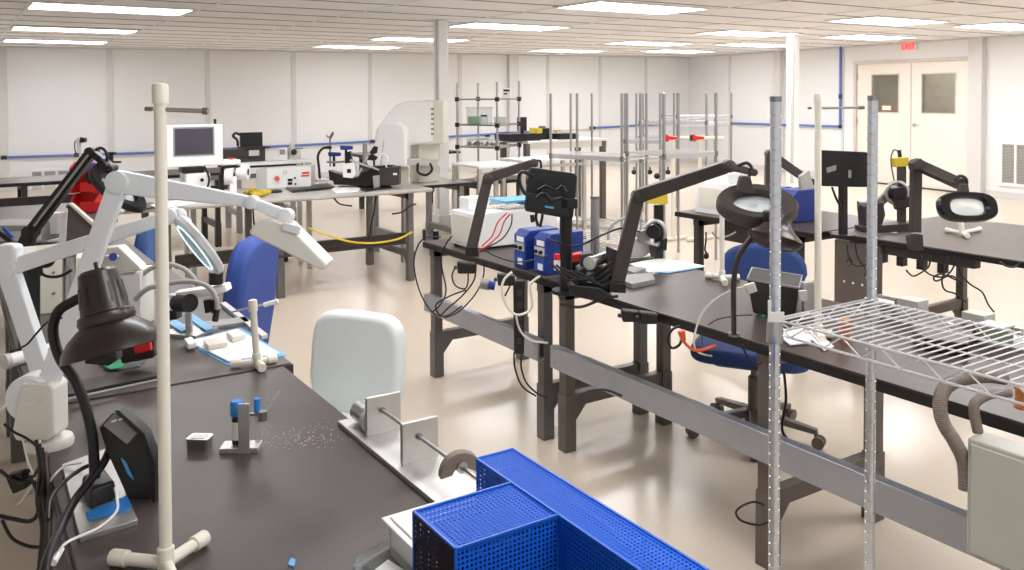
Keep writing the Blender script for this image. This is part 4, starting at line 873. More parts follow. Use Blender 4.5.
t.p('body', plate([(802, 282), (813, 281), (814, 318), (803, 318)], Db, .03), 'alu', bev=.002); t.p('tab', plate([(799, 291), (806, 290), (807, 300), (800, 301)], Db-.02, .02), 'lightgrey')
cable([(744, 287), (730, 291), (712, 302), (700, 318), (694, 340), (698, 352), (712, 356)], Dn-.15, .0035, 'cream', 'pale cord curving from the dark bin clip over the bench edge')
cable([(752, 315), (735, 316), (716, 320), (704, 330), (702, 344)], Dn-.12, .0025, 'brownblack', 'thin dark cord running left from the dark bin')
cable([(682, 334), (684, 342), (694, 350), (706, 349), (716, 345)], 3.05, .0055, 'orange', 'short orange cord with plug under the bench edge', plug=(0,))
cable([(680, 326), (672, 330), (668, 340), (672, 348), (680, 344), (682, 334)], 3.1, .005, 'black', 'black cord loop left of the orange plug')
# white papers & copper spool beneath the wire shelf
t = T('plastic_bags', 'crumpled white plastic bags lying under the wire shelf', 'bags', at(800, 338, z=ZT))
for i, q in enumerate([[(778, 332), (800, 328), (822, 338), (806, 343), (780, 340)], [(806, 336), (818, 334), (834, 348), (824, 352)], [(780, 338), (795, 338), (812, 344), (790, 346)]]): t.p('bag', slab(q, ZT+.001*i, .008), 'paper', bev=.003)
f = at(845, 341, z=ZT)
def spool(f, label, r=.018, h=.075):
    t = T('copper_spool', label, 'spool', f)
    t.p('winding', MB().lathe([(r*.9, .004)]+[(r*(1+.03*(i % 2)), .004+(h-.008)*i/14) for i in range(15)]+[(r*.9, h-.004)], f, V((0, 0, 1)), 20), 'copper', smooth=30)
    t.p('flange', MB().cyl(f, f+V((0, 0, .004)), r*1.15, n=20), 'copper', smooth=40); t.p('flange', MB().cyl(f+V((0, 0, h-.004)), f+V((0, 0, h)), r*1.15, n=20), 'copper', smooth=40)
spool(f, 'copper-coloured wire spool on the bench under the left part of the wire shelf')
# rod fixture on the far edge of bench (seen over the wire shelf)
t = T('rod_fixture', 'long metal rail fixture with two end blocks behind the wire shelf', 'fixture', V((2.93, 1.6, ZT)))
x = 2.9
t.p('base_bar', MB().box((x, .6, ZT), (x+.09, 1.98, ZT+.012)), 'aludark', bev=.001)
t.p('roller', MB().cyl((x+.045, 1.9, ZT+.045), (x+.045, 1.98, ZT+.045), .03, n=20), 'steel', smooth=40)
t.p('block', MB().box((x+.01, 1.8, ZT+.012), (x+.08, 1.88, ZT+.085)), 'greybox', bev=.002); t.p('block', MB().box((x+.01, 1.56, ZT+.012), (x+.08, 1.64, ZT+.085)), 'greybox', bev=.002)
t.p('rod', MB().cyl((x+.045, .6, ZT+.05), (x+.045, 1.56, ZT+.05), .012), 'steel', smooth=40)
t = T('fabric_roll', 'small green mesh block at the right edge of the view behind the wire shelf', 'block', at(1020, 330, z=ZT))
mat('meshgreen', '7E8A72', .8); f = V((2.86, at(1026, 333, z=ZT).y, ZT)); t.p('body', MB().box((f.x, f.y-.06, ZT), (f.x+.07, f.y+.02, ZT+.07)), 'meshgreen', bev=.003); t.p('edge', MB().box((f.x-.002, f.y-.062, ZT+.066), (f.x+.072, f.y+.022, ZT+.072)), 'lightgrey')
t = T('dark_heater', 'dark finned box on the bench seen through the wire shelf', 'box', at(940, 345, z=ZT))
q = [(912, 342), (930, 324), (978, 334), (968, 358), (925, 352)]
t.p('body', slab(q, ZT, .045), 'brownblack', bev=.005); t.p('knob', MB().cyl(at(950, 326, z=ZT+.046), at(950, 326, z=ZT+.046)+V((0, 0, .01)), .01), 'cream')
t = T('grey_enclosure', 'pale grey metal enclosure hanging at the lower right edge of the bench', 'enclosure', V((2.1, 1.0, .45)))
xa = 2.125
pa = at(967, 437, X=xa); ya = pa.y; zt_ = pa.z; zb_ = at(965, 553, X=xa).z
t.p('body', MB().box((xa, ya-.8, zb_), (2.2, ya, zt_)), 'greybox', bev=.006)
t.p('hinge_lid', MB().box((xa-.006, ya-.79, zb_+.01), (xa, ya-.012, zt_-.012)), 'greybox', bev=.003); t.p('mount_rail', MB().box((2.2, ya-.7, zb_+.05), (2.256, ya-.1, zt_-.05)), 'midgrey')
t = T('corrugated_hose', 'grey-brown corrugated hose hooking over the bench edge into the enclosure', 'hose', at(948, 440, d=2.6))
hp = [at(1005, 378, d=2.32), at(985, 376, d=2.31), at(962, 379, d=2.3), at(946, 387, d=2.27), at(940, 402, d=2.23), at(943, 422, d=2.21), at(955, 442, d=2.2), at(964, 462, d=2.2), at(966, 490, d=2.2)]
cp = crv(hp); rs = [.017+.0018*(i % 2) for i in range(len(cp)*3)]
fine = []
for a, b in zip(cp, cp[1:]): fine += [a, a.lerp(b, .33), a.lerp(b, .66)]
t.p('hose', MB().tube(fine, [.0165+.002*(i % 2) for i in range(len(fine))], 14, smooth=False), 'hose')
t = T('corrugated_hose', 'smooth dark hose loop beside the corrugated hose above the enclosure', 'hose', at(975, 430, d=2.5))
t.p('hose', MB().tube(pd([(1010, 392), (990, 394), (976, 402), (974, 412), (978, 432)], 2.2), .013, 12), 'hose', smooth=50)
# the two PVC poles on bench
pvc_stand('tall thin white PVC pole standing between the two steel shelf posts', (818, 333), (818, 93), [(806, 330), (832, 334), (822, 340)], r=.0115, rod=((818, 108), (864, 107.5)))
# cables hanging off the near side of the bench
CB = [([(452, 236), (445, 246), (441, 262), (446, 290), (440, 305), (432, 312)], 4.4, .004, 'long black cord hanging from the white case to the stringer'),
 ([(441, 237), (425, 238), (417, 248), (414, 266), (420, 292), (432, 312), (446, 316), (462, 306)], 4.55, .004, 'black cord sweeping out left of the bench corner'),
 ([(476, 262), (474, 280), (462, 296), (448, 308), (440, 315), (436, 305), (450, 296), (466, 290)], 4.2, .004, 'tangled black cord loop hanging on the stringer'),
 ([(456, 266), (452, 276), (456, 286), (466, 288), (468, 274), (462, 264)], 4.25, .004, 'small black cord coil under the first lamp clamp'),
 ([(484, 262), (483, 278), (474, 296), (458, 312), (444, 318)], 4.1, .0035, 'black cord dropping right of the coil'),
 ([(505, 296), (510, 286), (514, 276)], 3.9, .004, 'short black cord end under the blue controllers'),
 ([(548, 256), (520, 262), (500, 258), (484, 250)], 3.8, .003, 'thin black cord crossing the bench top to the blue controllers'),
 ([(522, 352), (521, 366), (526, 382), (538, 394), (548, 397)], 3.6, .004, 'black cord trailing from the hanging power strip'),
 ([(514, 352), (515, 368), (522, 386), (536, 396)], 3.65, .004, 'second black cord from the hanging power strip'),
 ([(578, 396), (590, 391), (606, 390), (622, 396)], 3.3, .005, 'black cord lying on the crossbeam under the middle of the bench'),
 ([(560, 304), (580, 307), (600, 300), (618, 296)], 3.45, .006, 'thick black cord running under the fixture block'),
 ([(545, 238), (575, 246), (600, 236), (622, 228), (640, 232)], 3.6, .004, 'black cord arching from the monitor pole to the camera fixture'),
 ([(742, 345), (748, 358), (757, 364), (762, 362)], 2.9, .004, 'short dark cord hanging behind the foreground steel post'),
 ([(784, 372), (786, 400), (782, 428), (788, 440)], 3.0, .005, 'dark brown cord hanging down under the bench right of the steel post')]
for p, d, r, lb in CB: cable(p, d, r, 'black', lb)
cable([(540, 276), (530, 285), (532, 300), (530, 310), (518, 315), (508, 308), (502, 292), (504, 280), (512, 272)], 3.75, .0055, 'cream', 'cream hose looping off the bench edge below the blue controllers')
cable([(516, 316), (520, 330), (530, 340), (548, 343)], 3.75, .005, 'cream', 'cream cord dropping to the stringer by the middle leg')
cable([(764, 505), (754, 502), (742, 506), (736, 513), (742, 521), (758, 525), (768, 522)], 2.9, .004, 'black', 'thin black loop on the floor beside the foreground leg')
t = T('power_strip', 'black power strip standing upright under the main bench', 'power strip', at(521, 354, d=4.0))
t.p('body', plate([(513, 280), (525, 280), (524, 353), (514, 353)], 3.95, .045), 'black', bev=.004)
for i in range(5): t.p('socket', plate([(517, 290+12*i), (522, 290+12*i), (522, 296+12*i), (517, 296+12*i)], 3.924, .004), 'darkgrey')
t = T('junction_box', 'cylindrical plug with pale blue end under the bench edge', 'plug', at(450, 285, z=.7))
t.p('barrel', MB().cyl(at(480, 283, d=4.05), at(490, 285, d=4.05), .026, n=16), 'aludark', smooth=40); t.p('end', MB().cyl(at(488, 284.6, d=4.04), at(495, 286, d=4.04), .021, n=16), 'bluebox', smooth=40)
for i, (x, y) in enumerate(((466, 266), (506, 278), (630, 314), (648, 316))):
    t = T('power_adapter', ['black adapter under the first lamp clamp', 'black adapter under the blue controllers', 'black adapter under the long bench left of the leg', 'black adapter beside the leg under the long bench'][i], 'adapter', at(x, y+8, d=(4.25, 3.9, 3.35, 3.3)[i]))
    t.p('body', plate([(x-9, y-5), (x+9, y-3), (x+9, y+7), (x-8, y+7)], (4.25, 3.9, 3.35, 3.3)[i], .05), 'black', bev=.006); t.p('pin_end', plate([(x-12, y), (x-9, y), (x-9, y+3), (x-12, y+3)], (4.25, 3.9, 3.35, 3.3)[i], .02), 'darkgrey')
# ---------------------------------------------------------------- wire shelving
def post(t, x, y, h, r, groove=True, z0=.0):
    if groove:
        pr = [(r*.7, 0)]; z = .02
        while z < h-.02: pr += [(r, z-.0016), (r*.9, z-.0008), (r*.9, z+.0008), (r, z+.0016)]; z += .0254
        pr += [(r, h), (r*.4, h+.004)]
        mb = MB().lathe(pr, (x, y, z0), (0, 0, 1), 16)
    else: mb = MB().lathe([(r, 0), (r, h), (r*.5, h+.004)], (x, y, z0), (0, 0, 1), 10)
    return t.p('post', mb, 'postchrome' if groove else 'steel', smooth=18 if groove else 50)
def wire_shelf(t, x0, x1, y0, y1, z, pitch=.0215, r=.0019, truss=True, along='X', m='chrome'):
    f = MB(); g = MB()
    for zz in (z, z-.032) if truss else (z, z-.025):
        f.tube([V((x0, y0, zz)), V((x1, y0, zz)), V((x1, y1, zz)), V((x0, y1, zz))], r*1.6, 6, smooth=False, cyc=True)
    if truss:
        for a, b in ((V((x0, y0, 0)), V((x0, y1, 0))), (V((x1, y0, 0)), V((x1, y1, 0))), (V((x0, y0, 0)), V((x1, y0, 0))), (V((x0, y1, 0)), V((x1, y1, 0)))):
            L_ = (b-a).length; n = 2*max(1, int(L_/.085)); f.tube([a+(b-a)*(i/n)+V((0, 0, z-(.032 if i % 2 else 0))) for i in range(n+1)], r*1.1, 5, smooth=False)
    s = t.p('shelf', f, m, smooth=50)
    if along == 'X':
        n = int((y1-y0)/pitch)
        for i in range(1, n): g.cyl((x0, y0+(y1-y0)*i/n, z+.003), (x1, y0+(y1-y0)*i/n, z+.003), r, n=6)
        for k in (.33, .67): g.cyl((x0+(x1-x0)*k, y0, z-.002), (x0+(x1-x0)*k, y1, z-.002), r*1.3, n=6)
    else:
        n = int((x1-x0)/pitch)
        for i in range(1, n): g.cyl((x0+(x1-x0)*i/n, y0, z+.003), (x0+(x1-x0)*i/n, y1, z+.003), r, n=5)
        for k in (.33, .67): g.cyl((x0, y0+(y1-y0)*k, z-.002), (x1, y0+(y1-y0)*k, z-.002), r*1.3, n=5)
    t.p('wires', g, m, under=s, smooth=50)
    return s
t = T('wire_shelving', 'chrome wire shelving unit in the right foreground with two tall ringed posts', 'shelving', V((1.55, 1.3, 0)))
X0, X1, Y1, Y0 = 1.55, 1.905, 1.3, .25
for x in (X0, X1):
    for y in (Y1, Y0): post(t, x, y, 1.6, .0125)
sh = wire_shelf(t, X0+.008, X1-.008, Y0, Y1+.008, 1.108, truss=True)
for x in (X0, X1): t.p('collar', MB().lathe([(.016, -.042), (.019, -.04), (.0175, .008), (.0155, .012)], (x, Y1, 1.1), (0, 0, 1), 20), 'steel', under=sh, smooth=40)
wire_shelf(t, X0+.008, X1-.008, Y0, Y1+.008, .12, truss=True)
for x in (X0, X1): t.p('post_cap', MB().cyl((x, Y1, 1.6), (x, Y1, 1.612), .0135, n=16), 'aludark', smooth=40)
t.p('clip', plate([(768, 300), (771, 300), (771, 312), (784, 312), (784, 322), (768, 322)], 1.86, .004), 'lightgrey')
spool(at(1026, 408, d=1.62), 'copper-coloured wire spool at the right edge below the wire shelf', r=.018, h=.04)
# ---------------------------------------------------------------- far right benches
d0 = (at(715, 212, z=ZT)-C0).dot(FW)
t = T('instrument_case', 'white instrument case with small white box on top on the far right bench', 'case', at(715, 212, z=ZT))
p = at(733, 213, z=ZT)
t.p('body', MB().box((4.42, 4.1, ZT), (4.62, 4.42, ZT+.22)), 'white', bev=.005); t.p('raised_block', MB().box((4.45, 4.13, ZT+.22), (4.56, 4.3, ZT+.29)), 'white', bev=.006)
t.p('side_vent', MB().box((4.416, 4.14, ZT+.04), (4.42, 4.38, ZT+.18)), 'cream')
controller('blue controller beside the farther white column, left of its twin', 4.68, 3.95, .13, .2, .19)
controller('blue controller beside the tall thin PVC pole, right of its twin', 4.55, 3.66, .14, .24, .21)
t, P = arm_lamp('task_lamp', 'dark grey spring arm behind the foreground steel post on the far bench', [(769, 205), (770, 154), (806, 179), (818, 184)], [5.2, 5.2, 5.1, 5.1], 'armgrey', .06, .05, taper=[(.055, .05), (.05, .045), (.03, .03)], base=V((at(769, 205, d=5.2).x, at(769, 205, d=5.2).y, ZT)))
q = at(769, 205, d=5.2); t.p('pole', MB().cyl(q, V((q.x, q.y, ZT)), .025), 'armgrey', smooth=40)
t.p('bracket', plate([(799, 176), (808, 170), (813, 188), (800, 190)], 5.0, .05), 'alu', bev=.004)
f = at(843, 236, z=ZT); De = (f-C0).dot(FW)
t = T('monitor', 'wide black monitor seen from behind on a slim pole at the far right bench', 'monitor', f)
t.p('pole', MB().beam(f, at(843, 172, d=De), .035, .04, up=(1, 0, 0)), 'black'); t.p('pole_base', MB().cyl(f, f+V((0, 0, .012)), .07, n=20), 'black', smooth=40)
t.p('shell', plate([(820, 152), (822, 150), (866, 152), (867, 154), (867, 186), (865, 187), (822, 186), (820, 184)], De-.06, .035), 'black', bev=.005)
t.p('mount_plate', plate([(838, 168), (847, 168), (847, 180), (838, 180)], De-.02, .05), 'blackgloss', bev=.003)
t.p('port_strip', plate([(826, 168), (836, 165), (836, 170), (827, 173)], De-.08, .01), 'midgrey'); t.p('port_strip', plate([(848, 170), (851, 170), (851, 178), (848, 178)], De-.08, .01), 'midgrey')
t.p('cable', MB().tube(pd([(832, 187), (836, 198), (840, 206), (842, 214)], De-.05), .007, 7), 'black', smooth=50)
# camera fixture with yellow box
De = (at(900, 232, z=ZT)-C0).dot(FW)+.1
t = T('vision_fixture', 'black camera fixture with yellow box on a dark mast before the double doors', 'fixture', at(900, 230, z=ZT))
t.p('mast', plate([(898, 166), (905, 166), (905, 228), (898, 228)], De, .035), 'armgrey'); t.p('yellow_box', plate([(892, 158), (907, 157), (908, 166), (893, 167)], De, .05), 'yellow', bev=.003)
t.p('top_plug', MB().cyl(at(900, 157, d=De), at(899, 150, d=De), .012).tube(pd([(899, 152), (894, 150), (891, 158), (892, 170), (895, 184)], De-.02), .004, 6), 'black', smooth=50)
t.p('ring', MB().tube([at(897+11*math.cos(a), 193+11*math.sin(a), d=De-.04) for a in [i*PI/6 for i in range(12)]], .011, 8, cyc=True), 'alu', smooth=50)
t.p('motor', plate([(891, 188), (902, 186), (904, 198), (892, 200)], De-.06, .07), 'black', bev=.005); t.p('grip', plate([(893, 200), (908, 196), (909, 206), (896, 210)], De-.05, .06), 'brownblack', bev=.004)
t.p('arm', plate([(876, 200), (892, 186), (896, 190), (882, 206)], De, .04), 'aludark', bev=.003)
t.p('slide_block', plate([(860, 206), (880, 202), (882, 214), (878, 226), (862, 230)], De-.02, .1), 'legdark', bev=.003); t.p('cross_tube', MB().cyl(at(858, 204, d=De), at(882, 204, d=De), .02), 'aludark', smooth=40)
t.p('foot', plate([(858, 226), (908, 222), (908, 232), (860, 236)], De-.05, .12), 'legdark', bev=.003)
one('white_sheets', slab([(876, 230), (900, 221), (916, 224), (896, 233)], ZT, .002), 'paper', 'white sheets on the far right bench beside the black fixture', 'papers')
# hanging oval lamp
t, P = arm_lamp('magnifier_lamp', 'dark grey arm lamp with horizontal oval head over the far right bench', [(915, 232), (916, 164), (958, 183)], [4.6, 4.6, 4.3], 'armgrey', .05, .045, taper=[(.05, .05), (.055, .05)], base=at(915, 240, z=ZT))
t.p('joint_cap', plate([(910, 163), (918, 158), (924, 162), (922, 168), (911, 170)], 4.55, .06), 'armgrey', bev=.005)
t.p('cable_loop', MB().tube(pd([(954, 180), (960, 176), (966, 179), (966, 186), (961, 190)], 4.25), .008, 8), 'black', smooth=50)
t.p('head_neck', plate([(960, 184), (966, 184), (968, 196), (958, 196)], 4.2, .04), 'armgrey')
ring_head(t, at(967, 207, d=4.15), (-FW*.95+UP*.3), .142, .072, .05, 'blackgloss', 'lightgrey', ex=.72)
t.p('clamp', plate([(908, 236), (920, 234), (921, 250), (910, 250)], 4.55, .07), 'legdark', bev=.004)
pvc_stand('short aluminium cross stand on the bench under the hanging oval lamp', (962, 233), (961, 222), [(946, 230), (980, 229), (968, 236)], r=.012)
t = T('power_strip', 'long grey power strip fixed under the far right bench edge', 'power strip', at(950, 256, d=4.5))
sp = at(960, 255, d=4.4)
t.p('body', MB().box((4.47, 2.45, ZT-.085), (4.53, 3.2, ZT-.037)), 'legdark', bev=.004)
for i in range(5): t.p('plug', MB().box((4.475, 2.62+.12*i, ZT-.14), (4.525, 2.66+.12*i, ZT-.085)), 'black', bev=.004)
for i, (p, lb) in enumerate([([(921, 256), (922, 266), (929, 274), (940, 277), (952, 276), (960, 281)], 'black cord drooping under the far right bench, left end'), ([(930, 256), (929, 266), (922, 272), (913, 276), (906, 270)], 'black cord curving left under the far right bench'),
    ([(948, 256), (946, 268), (942, 280), (945, 290), (956, 294), (966, 302)], 'black cord dropping from the middle of the grey power strip'), ([(955, 256), (953, 268), (945, 277), (936, 281), (934, 277), (942, 274), (956, 280)], 'coiled black cord below the grey power strip'),
    ([(959, 258), (960, 272), (970, 284), (982, 292), (988, 304), (994, 312)], 'long black cord running down right of the coil'), ([(1000, 262), (1006, 266), (1014, 267), (1020, 263)], 'black cord loop at the right end under the far bench')]):
    cable(p, 4.3, .0045, 'black', lb)
t = T('hanging_cables', 'black cords hanging by the dark leg of the far right bench', 'cables', at(846, 240, d=4.8))
for p in ([(847, 245), (849, 258), (856, 266), (868, 264)], [(855, 244), (858, 258), (866, 270), (864, 276)], [(846, 262), (850, 258), (852, 264), (847, 266)]): t.p('cord', MB().tube(pd(p, 4.8), .004, 6), 'black', smooth=50)
t = T('side_cabinet', 'dark steel side panel with punched holes under the far right bench', 'panel', V((4.36, 3.2, 0)))
t.p('panel', MB().box((4.44, 2.98, .3), (4.47, 3.28, ZT-.04)), 'legbrown', bev=.002)
for i in range(4): t.p('hole_plug', MB().cyl((4.437, 3.03+.06*i, .5), (4.441, 3.03+.06*i, .5), .007, n=8), 'white')
t = T('under_bench_tray', 'dark box slung under the far right bench by its left leg', 'box', V((4.4, 3.9, .6)))
t.p('body', MB().box((4.4, 3.75, ZT-.16), (4.6, 4.15, ZT-.037)), 'brownblack', bev=.005); t.p('cord', MB().tube(pd([(706, 232), (706, 240), (705, 250), (708, 254)], 5.6), .006, 6), 'black', smooth=50)
t.p('plug', MB().sph(at(706, 256, d=5.6), .02), 'black'); t.p('cord', MB().tube(pd([(712, 232), (718, 238), (728, 236), (736, 232)], 5.6), .006, 6), 'midgrey', smooth=50)
# ---------------------------------------------------------------- grey-topped bench and what stands on it
Z2 = .8
t = T('control_box', 'light grey control box with orange knob on the grey-topped bench', 'control box', at(289, 190, z=Z2))
Dd = (at(289, 189, z=Z2)-C0).dot(FW)
t.p('housing', plate([(260, 168), (312, 165), (312, 187), (260, 190)], Dd+.12, .24), 'lightgrey', bev=.006)
t.p('front_panel', plate([(267, 168.5), (311, 166), (311, 186), (267, 188.5)], Dd-.003, .004), 'white')
t.p('knob', MB().cyl(at(277, 178.5, d=Dd-.035), at(277, 178.5, d=Dd-.005), .021, n=16), 'orange', smooth=40)
t.p('gauge', MB().cyl(at(285, 172.5, d=Dd-.015), at(285, 172.5, d=Dd-.005), .014, n=16), 'black', smooth=40); t.p('gauge_face', MB().cyl(at(285, 172.5, d=Dd-.017), at(285, 172.5, d=Dd-.0155), .011, n=16), 'paper')
for x, y in ((290, 180), (290, 183.5)): t.p('meter', plate([(x-2.3, y-1.2), (x+2.3, y-1.4), (x+2.3, y+1.2), (x-2.3, y+1.4)], Dd-.007, .006), 'black')
for x, y in ((295, 178), (295.5, 184)): t.p('switch', MB().cyl(at(x, y, d=Dd-.02), at(x, y, d=Dd-.005), .009, n=10), 'black')
t.p('logo_strip', plate([(302, 172), (309, 171.6), (309.5, 174), (302, 174.3)], Dd-.006, .002), 'orange'); t.p('logo_strip', plate([(301, 175.2), (309.5, 174.8), (309.5, 176.4), (301, 176.8)], Dd-.006, .002), 'red')
mat('kbd', '6E6A70', .5)
def lay(name, pts, th, m, lb, cat, z=Z2, **k): return one(name, slab(pts, z, th), m, lb, cat, bev=.003, **k)
t = T('keyboard', 'long dark grey keyboard in front of the light grey control box', 'keyboard', at(310, 190, z=Z2))
t.p('body', slab([(286, 189), (328, 185), (334, 188), (292, 193)], Z2, .018), 'kbd', bev=.003); t.p('keys', slab([(289, 189), (327, 185.6), (330, 187.4), (293, 191)], Z2+.018, .006), 'darkgrey')
one('mouse', MB().sph(at(275, 191.5, z=Z2+.01), .04, (1.6, 1, .45)), 'darkgrey', 'dark oval mouse left of the long keyboard', 'mouse', smooth=60)
t = T('yellow_gloves', 'crumpled bright yellow cloth on the grey-topped bench', 'cloth', at(256, 194, z=Z2))
g = MB(); random.seed(3)
for i in range(9): g.sph(at(248+2.3*i, 193.5-.9*math.sin(i)-abs(4-i)*.2, z=Z2+.025), .035, (1.2, .9, .6))
t.p('cloth', g, 'yellow', smooth=60); t.p('fold', MB().tube(pz([(246, 192), (254, 189), (264, 192)], Z2+.05), .008, 6), 'yellow')
# raised shelf with instruments
Ds = Dd+.42
t = T('riser_shelf', 'white riser shelf above the grey-topped bench carrying a dark box and monitor', 'shelf', at(258, 190, d=Ds))
tp_ = at(220, 163, d=Ds); xr = at(312, 158, d=Ds-.05)
zs = at(260, 162, Y=7.76).z
t.p('top', MB().box((at(190, 160, Y=7.76).x, 7.76, zs-.03), (at(313, 160, Y=7.76).x, 8.1, zs)), 'white', bev=.004)
for x in (at(190, 160, Y=7.76).x+.03, at(313, 160, Y=7.76).x-.03):
    for y in (7.8, 8.06): t.p('leg', MB().box((x-.02, y-.02, 0), (x+.02, y+.02, zs-.03)), 'lightgrey')
t.p('back_rail', MB().box((at(190, 160, Y=7.76).x+.03, 8.05, .85), (at(313, 160, Y=7.76).x-.03, 8.07, .89)), 'midgrey')

def on_shelf(px0, py0, px1, py1, th, mb=None, Y=7.93, z=None):
    a = at(px0, py1, Y=Y); b = at(px1, py0, Y=Y); z0 = z if z is not None else a.z
    return (mb or MB()).box((min(a.x, b.x), Y-th/2, z0), (max(a.x, b.x), Y+th/2, b.z))
t = T('network_box', 'dark rack box with pale label on the white riser shelf', 'box', at(242, 158, Y=7.93))
t.p('housing', on_shelf(221, 148, 262, 160, .2, z=zs), 'darkgrey', bev=.004); t.p('label_plate', on_shelf(249, 150, 259, 156, .01, Y=7.825), 'lightgrey'); t.p('front_line', on_shelf(223, 157, 261, 158, .008, Y=7.827), 'black')
t = T('monitor', 'small dark monitor above the rack box on the riser shelf', 'monitor', at(251, 146, Y=7.95))
t.p('screen', on_shelf(240, 132, 262, 147, .03, Y=7.95), 'black', bev=.003); t.p('tray', on_shelf(241, 146, 266, 148.3, .24, Y=7.93), 'darkgrey'); t.p('cable', MB().tube([at(238, 146, Y=7.93), at(237, 140, Y=7.93), at(233, 136, Y=7.93), at(236, 133, Y=7.93), at(240, 135, Y=7.93)], .012, 7), 'black', smooth=50)
t = T('gauge_block', 'small grey gauge device with black knob at the right end of the riser shelf', 'gauge', at(293, 157, Y=7.93))
t.p('body', on_shelf(288, 149, 299, 157, .1, z=zs), 'lightgrey', bev=.003); t.p('knob', MB().cyl(at(294, 152, Y=7.83), at(294, 152, Y=7.88), .028), 'black', smooth=40)
t.p('fitting', on_shelf(290, 143, 294, 149, .04), 'cream'); t.p('rod', on_shelf(286, 148, 303, 149.2, .03), 'black')
t = T('vent_block', 'small grey square grille block standing on the riser shelf', 'block', at(283, 157, Y=7.93)); t.p('body', on_shelf(279, 148, 286, 156, .08, z=zs), 'white', bev=.003); t.p('grille', on_shelf(280, 149.5, 285, 154.5, .01, Y=7.886), 'midgrey')
t = T('label_printer', 'white desk device with red button on a black base near the paper rolls', 'printer', at(229, 165, Y=7.0))
t.p('body', on_shelf(219, 159, 238, 165, .16, Y=7.0), 'white', bev=.008); t.p('red_button', on_shelf(229, 157.6, 233, 159.4, .03, Y=7.0), 'red', bev=.002); t.p('base', on_shelf(220, 165, 238, 167.5, .16, Y=7.0), 'black')
t.p('stand', on_shelf(221, 167, 223, 192, .04, Y=7.0, z=Z2), 'black')
for i, (x, y, w, h) in enumerate(((230.5, 178, 4, 10), (243, 174, 5.5, 9))):
    t = T('paper_roll', ['narrow white paper roll hanging left on the rack', 'wide white paper roll hanging right on the rack'][i], 'roll', at(x, y, Y=6.95), group='paper rolls')
    c = at(x, y-2, Y=6.95); r = h*7.1/FPX
    t.p('roll', MB().cyl(c-RT*.03*w/4, c+RT*.03*w/4, r*.85, n=24), 'paper', smooth=40); t.p('core', MB().cyl(c-RT*.032*w/4, c+RT*.032*w/4, r*.35, n=16), 'darkgrey', smooth=40)
    if i == 0: t.p('loose_end', MB().box((c.x-.02, 6.9, Z2+.02), (c.x+.035, 6.905, c.z)), 'paper')
    t.p('arm', MB().beam(c-RT*.07, c+RT*.01, .012, .012), 'black'); t.p('upright', MB().box((c.x-.09, 6.94, Z2), (c.x-.07, 6.96, c.z+.02)), 'black')
# machine with screen
Dm = 6.9
t = T('machine_terminal', 'white machine terminal with a dark screen behind the tall PVC pole', 'terminal', at(195, 200, Y=6.95))
a = at(168, 167, Y=6.95); b = at(221, 124, Y=6.95)
t.p('bezel', MB().box((a.x-.05, 6.9, a.z), (b.x, 6.98, b.z)), 'white', bev=.008)
a2 = at(175, 155, Y=6.9); b2 = at(212.5, 128, Y=6.9)
t.p('screen', MB().box((a2.x, 6.893, a2.z), (b2.x, 6.9, b2.z)), 'screen'); t.p('screen_frame', MB().box((a2.x-.012, 6.896, a2.z-.012), (b2.x+.012, 6.899, b2.z+.012)), 'midgrey')
t.p('neck', on_shelf(180, 166, 203, 173, .12, Y=6.98), 'black', bev=.01); t.p('base', on_shelf(183, 172, 207, 190, .22, Y=7.0, z=Z2), 'white', bev=.012)
t.p('base_knob', MB().cyl(at(202, 180, Y=6.86), at(202, 180, Y=6.89), .014), 'black', smooth=40); t.p('antenna', on_shelf(214, 119, 216, 124, .02, Y=6.95), 'black')
t.p('cable', MB().tube([at(204, 166, Y=6.9), at(208, 174, Y=6.88), at(209, 182, Y=6.88), at(206, 192, Y=6.86)], .008, 7), 'black', smooth=50)
lay('white_sheets', [(150, 206), (192, 199), (210, 201), (160, 210)], .01, 'paper', 'white papers at the left end of the grey-topped bench', 'papers')
lay('dark_mat', [(120, 208), (150, 203), (165, 206), (130, 212)], .008, 'darkgrey', 'small dark mat left of the white papers on the grey-topped bench', 'mat')
# pick-and-place like black rig at right end
t = T('assembly_rig', 'cluttered black assembly rig with steel post at the grey-topped bench end', 'machine', at(365, 188, z=Z2))
Dr = (at(362, 188, z=Z2)-C0).dot(FW)
t.p('base_plate', slab([(352, 186), (380, 183), (392, 188), (366, 192)], Z2, .015), 'black')
t.p('steel_post', MB().cyl(at(365, 190, d=Dr), at(365, 143, d=Dr), .022, n=16), 'steel', smooth=40)
t.p('white_block', plate([(343, 164), (355, 162), (357, 174), (353, 178), (344, 177)], Dr-.1, .08), 'white', bev=.004); t.p('white_block_hole', plate([(347, 169), (351, 169), (351, 173), (347, 173)], Dr-.142, .004), 'black')
t.p('head', plate([(346, 152), (351, 151), (353, 163), (346, 163)], Dr-.08, .07), 'black', bev=.004)
t.p('body', plate([(330, 170), (344, 174), (358, 177), (372, 166), (392, 165), (400, 168), (400, 184), (384, 186), (336, 184)], Dr+.02, .16), 'black', bev=.005)
t.p('right_box', plate([(380, 168), (400, 166), (400, 184), (381, 185)], Dr-.08, .12), 'darkgrey', bev=.004); t.p('right_label', plate([(393, 173), (397, 173), (397, 175), (393, 175)], Dr-.143, .003), 'paper')
t.p('left_arm', plate([(329, 170), (344, 176), (342, 182), (330, 180)], Dr-.05, .05), 'black'); t.p('diagonal_rod', MB().cyl(at(358, 176, d=Dr-.12), at(368, 156, d=Dr-.1), .008).cyl(at(350, 160, d=Dr-.14), at(382, 171, d=Dr-.12), .009).cyl(at(384, 140, d=Dr-.05), at(380, 172, d=Dr-.05), .007), 'alu', smooth=40)
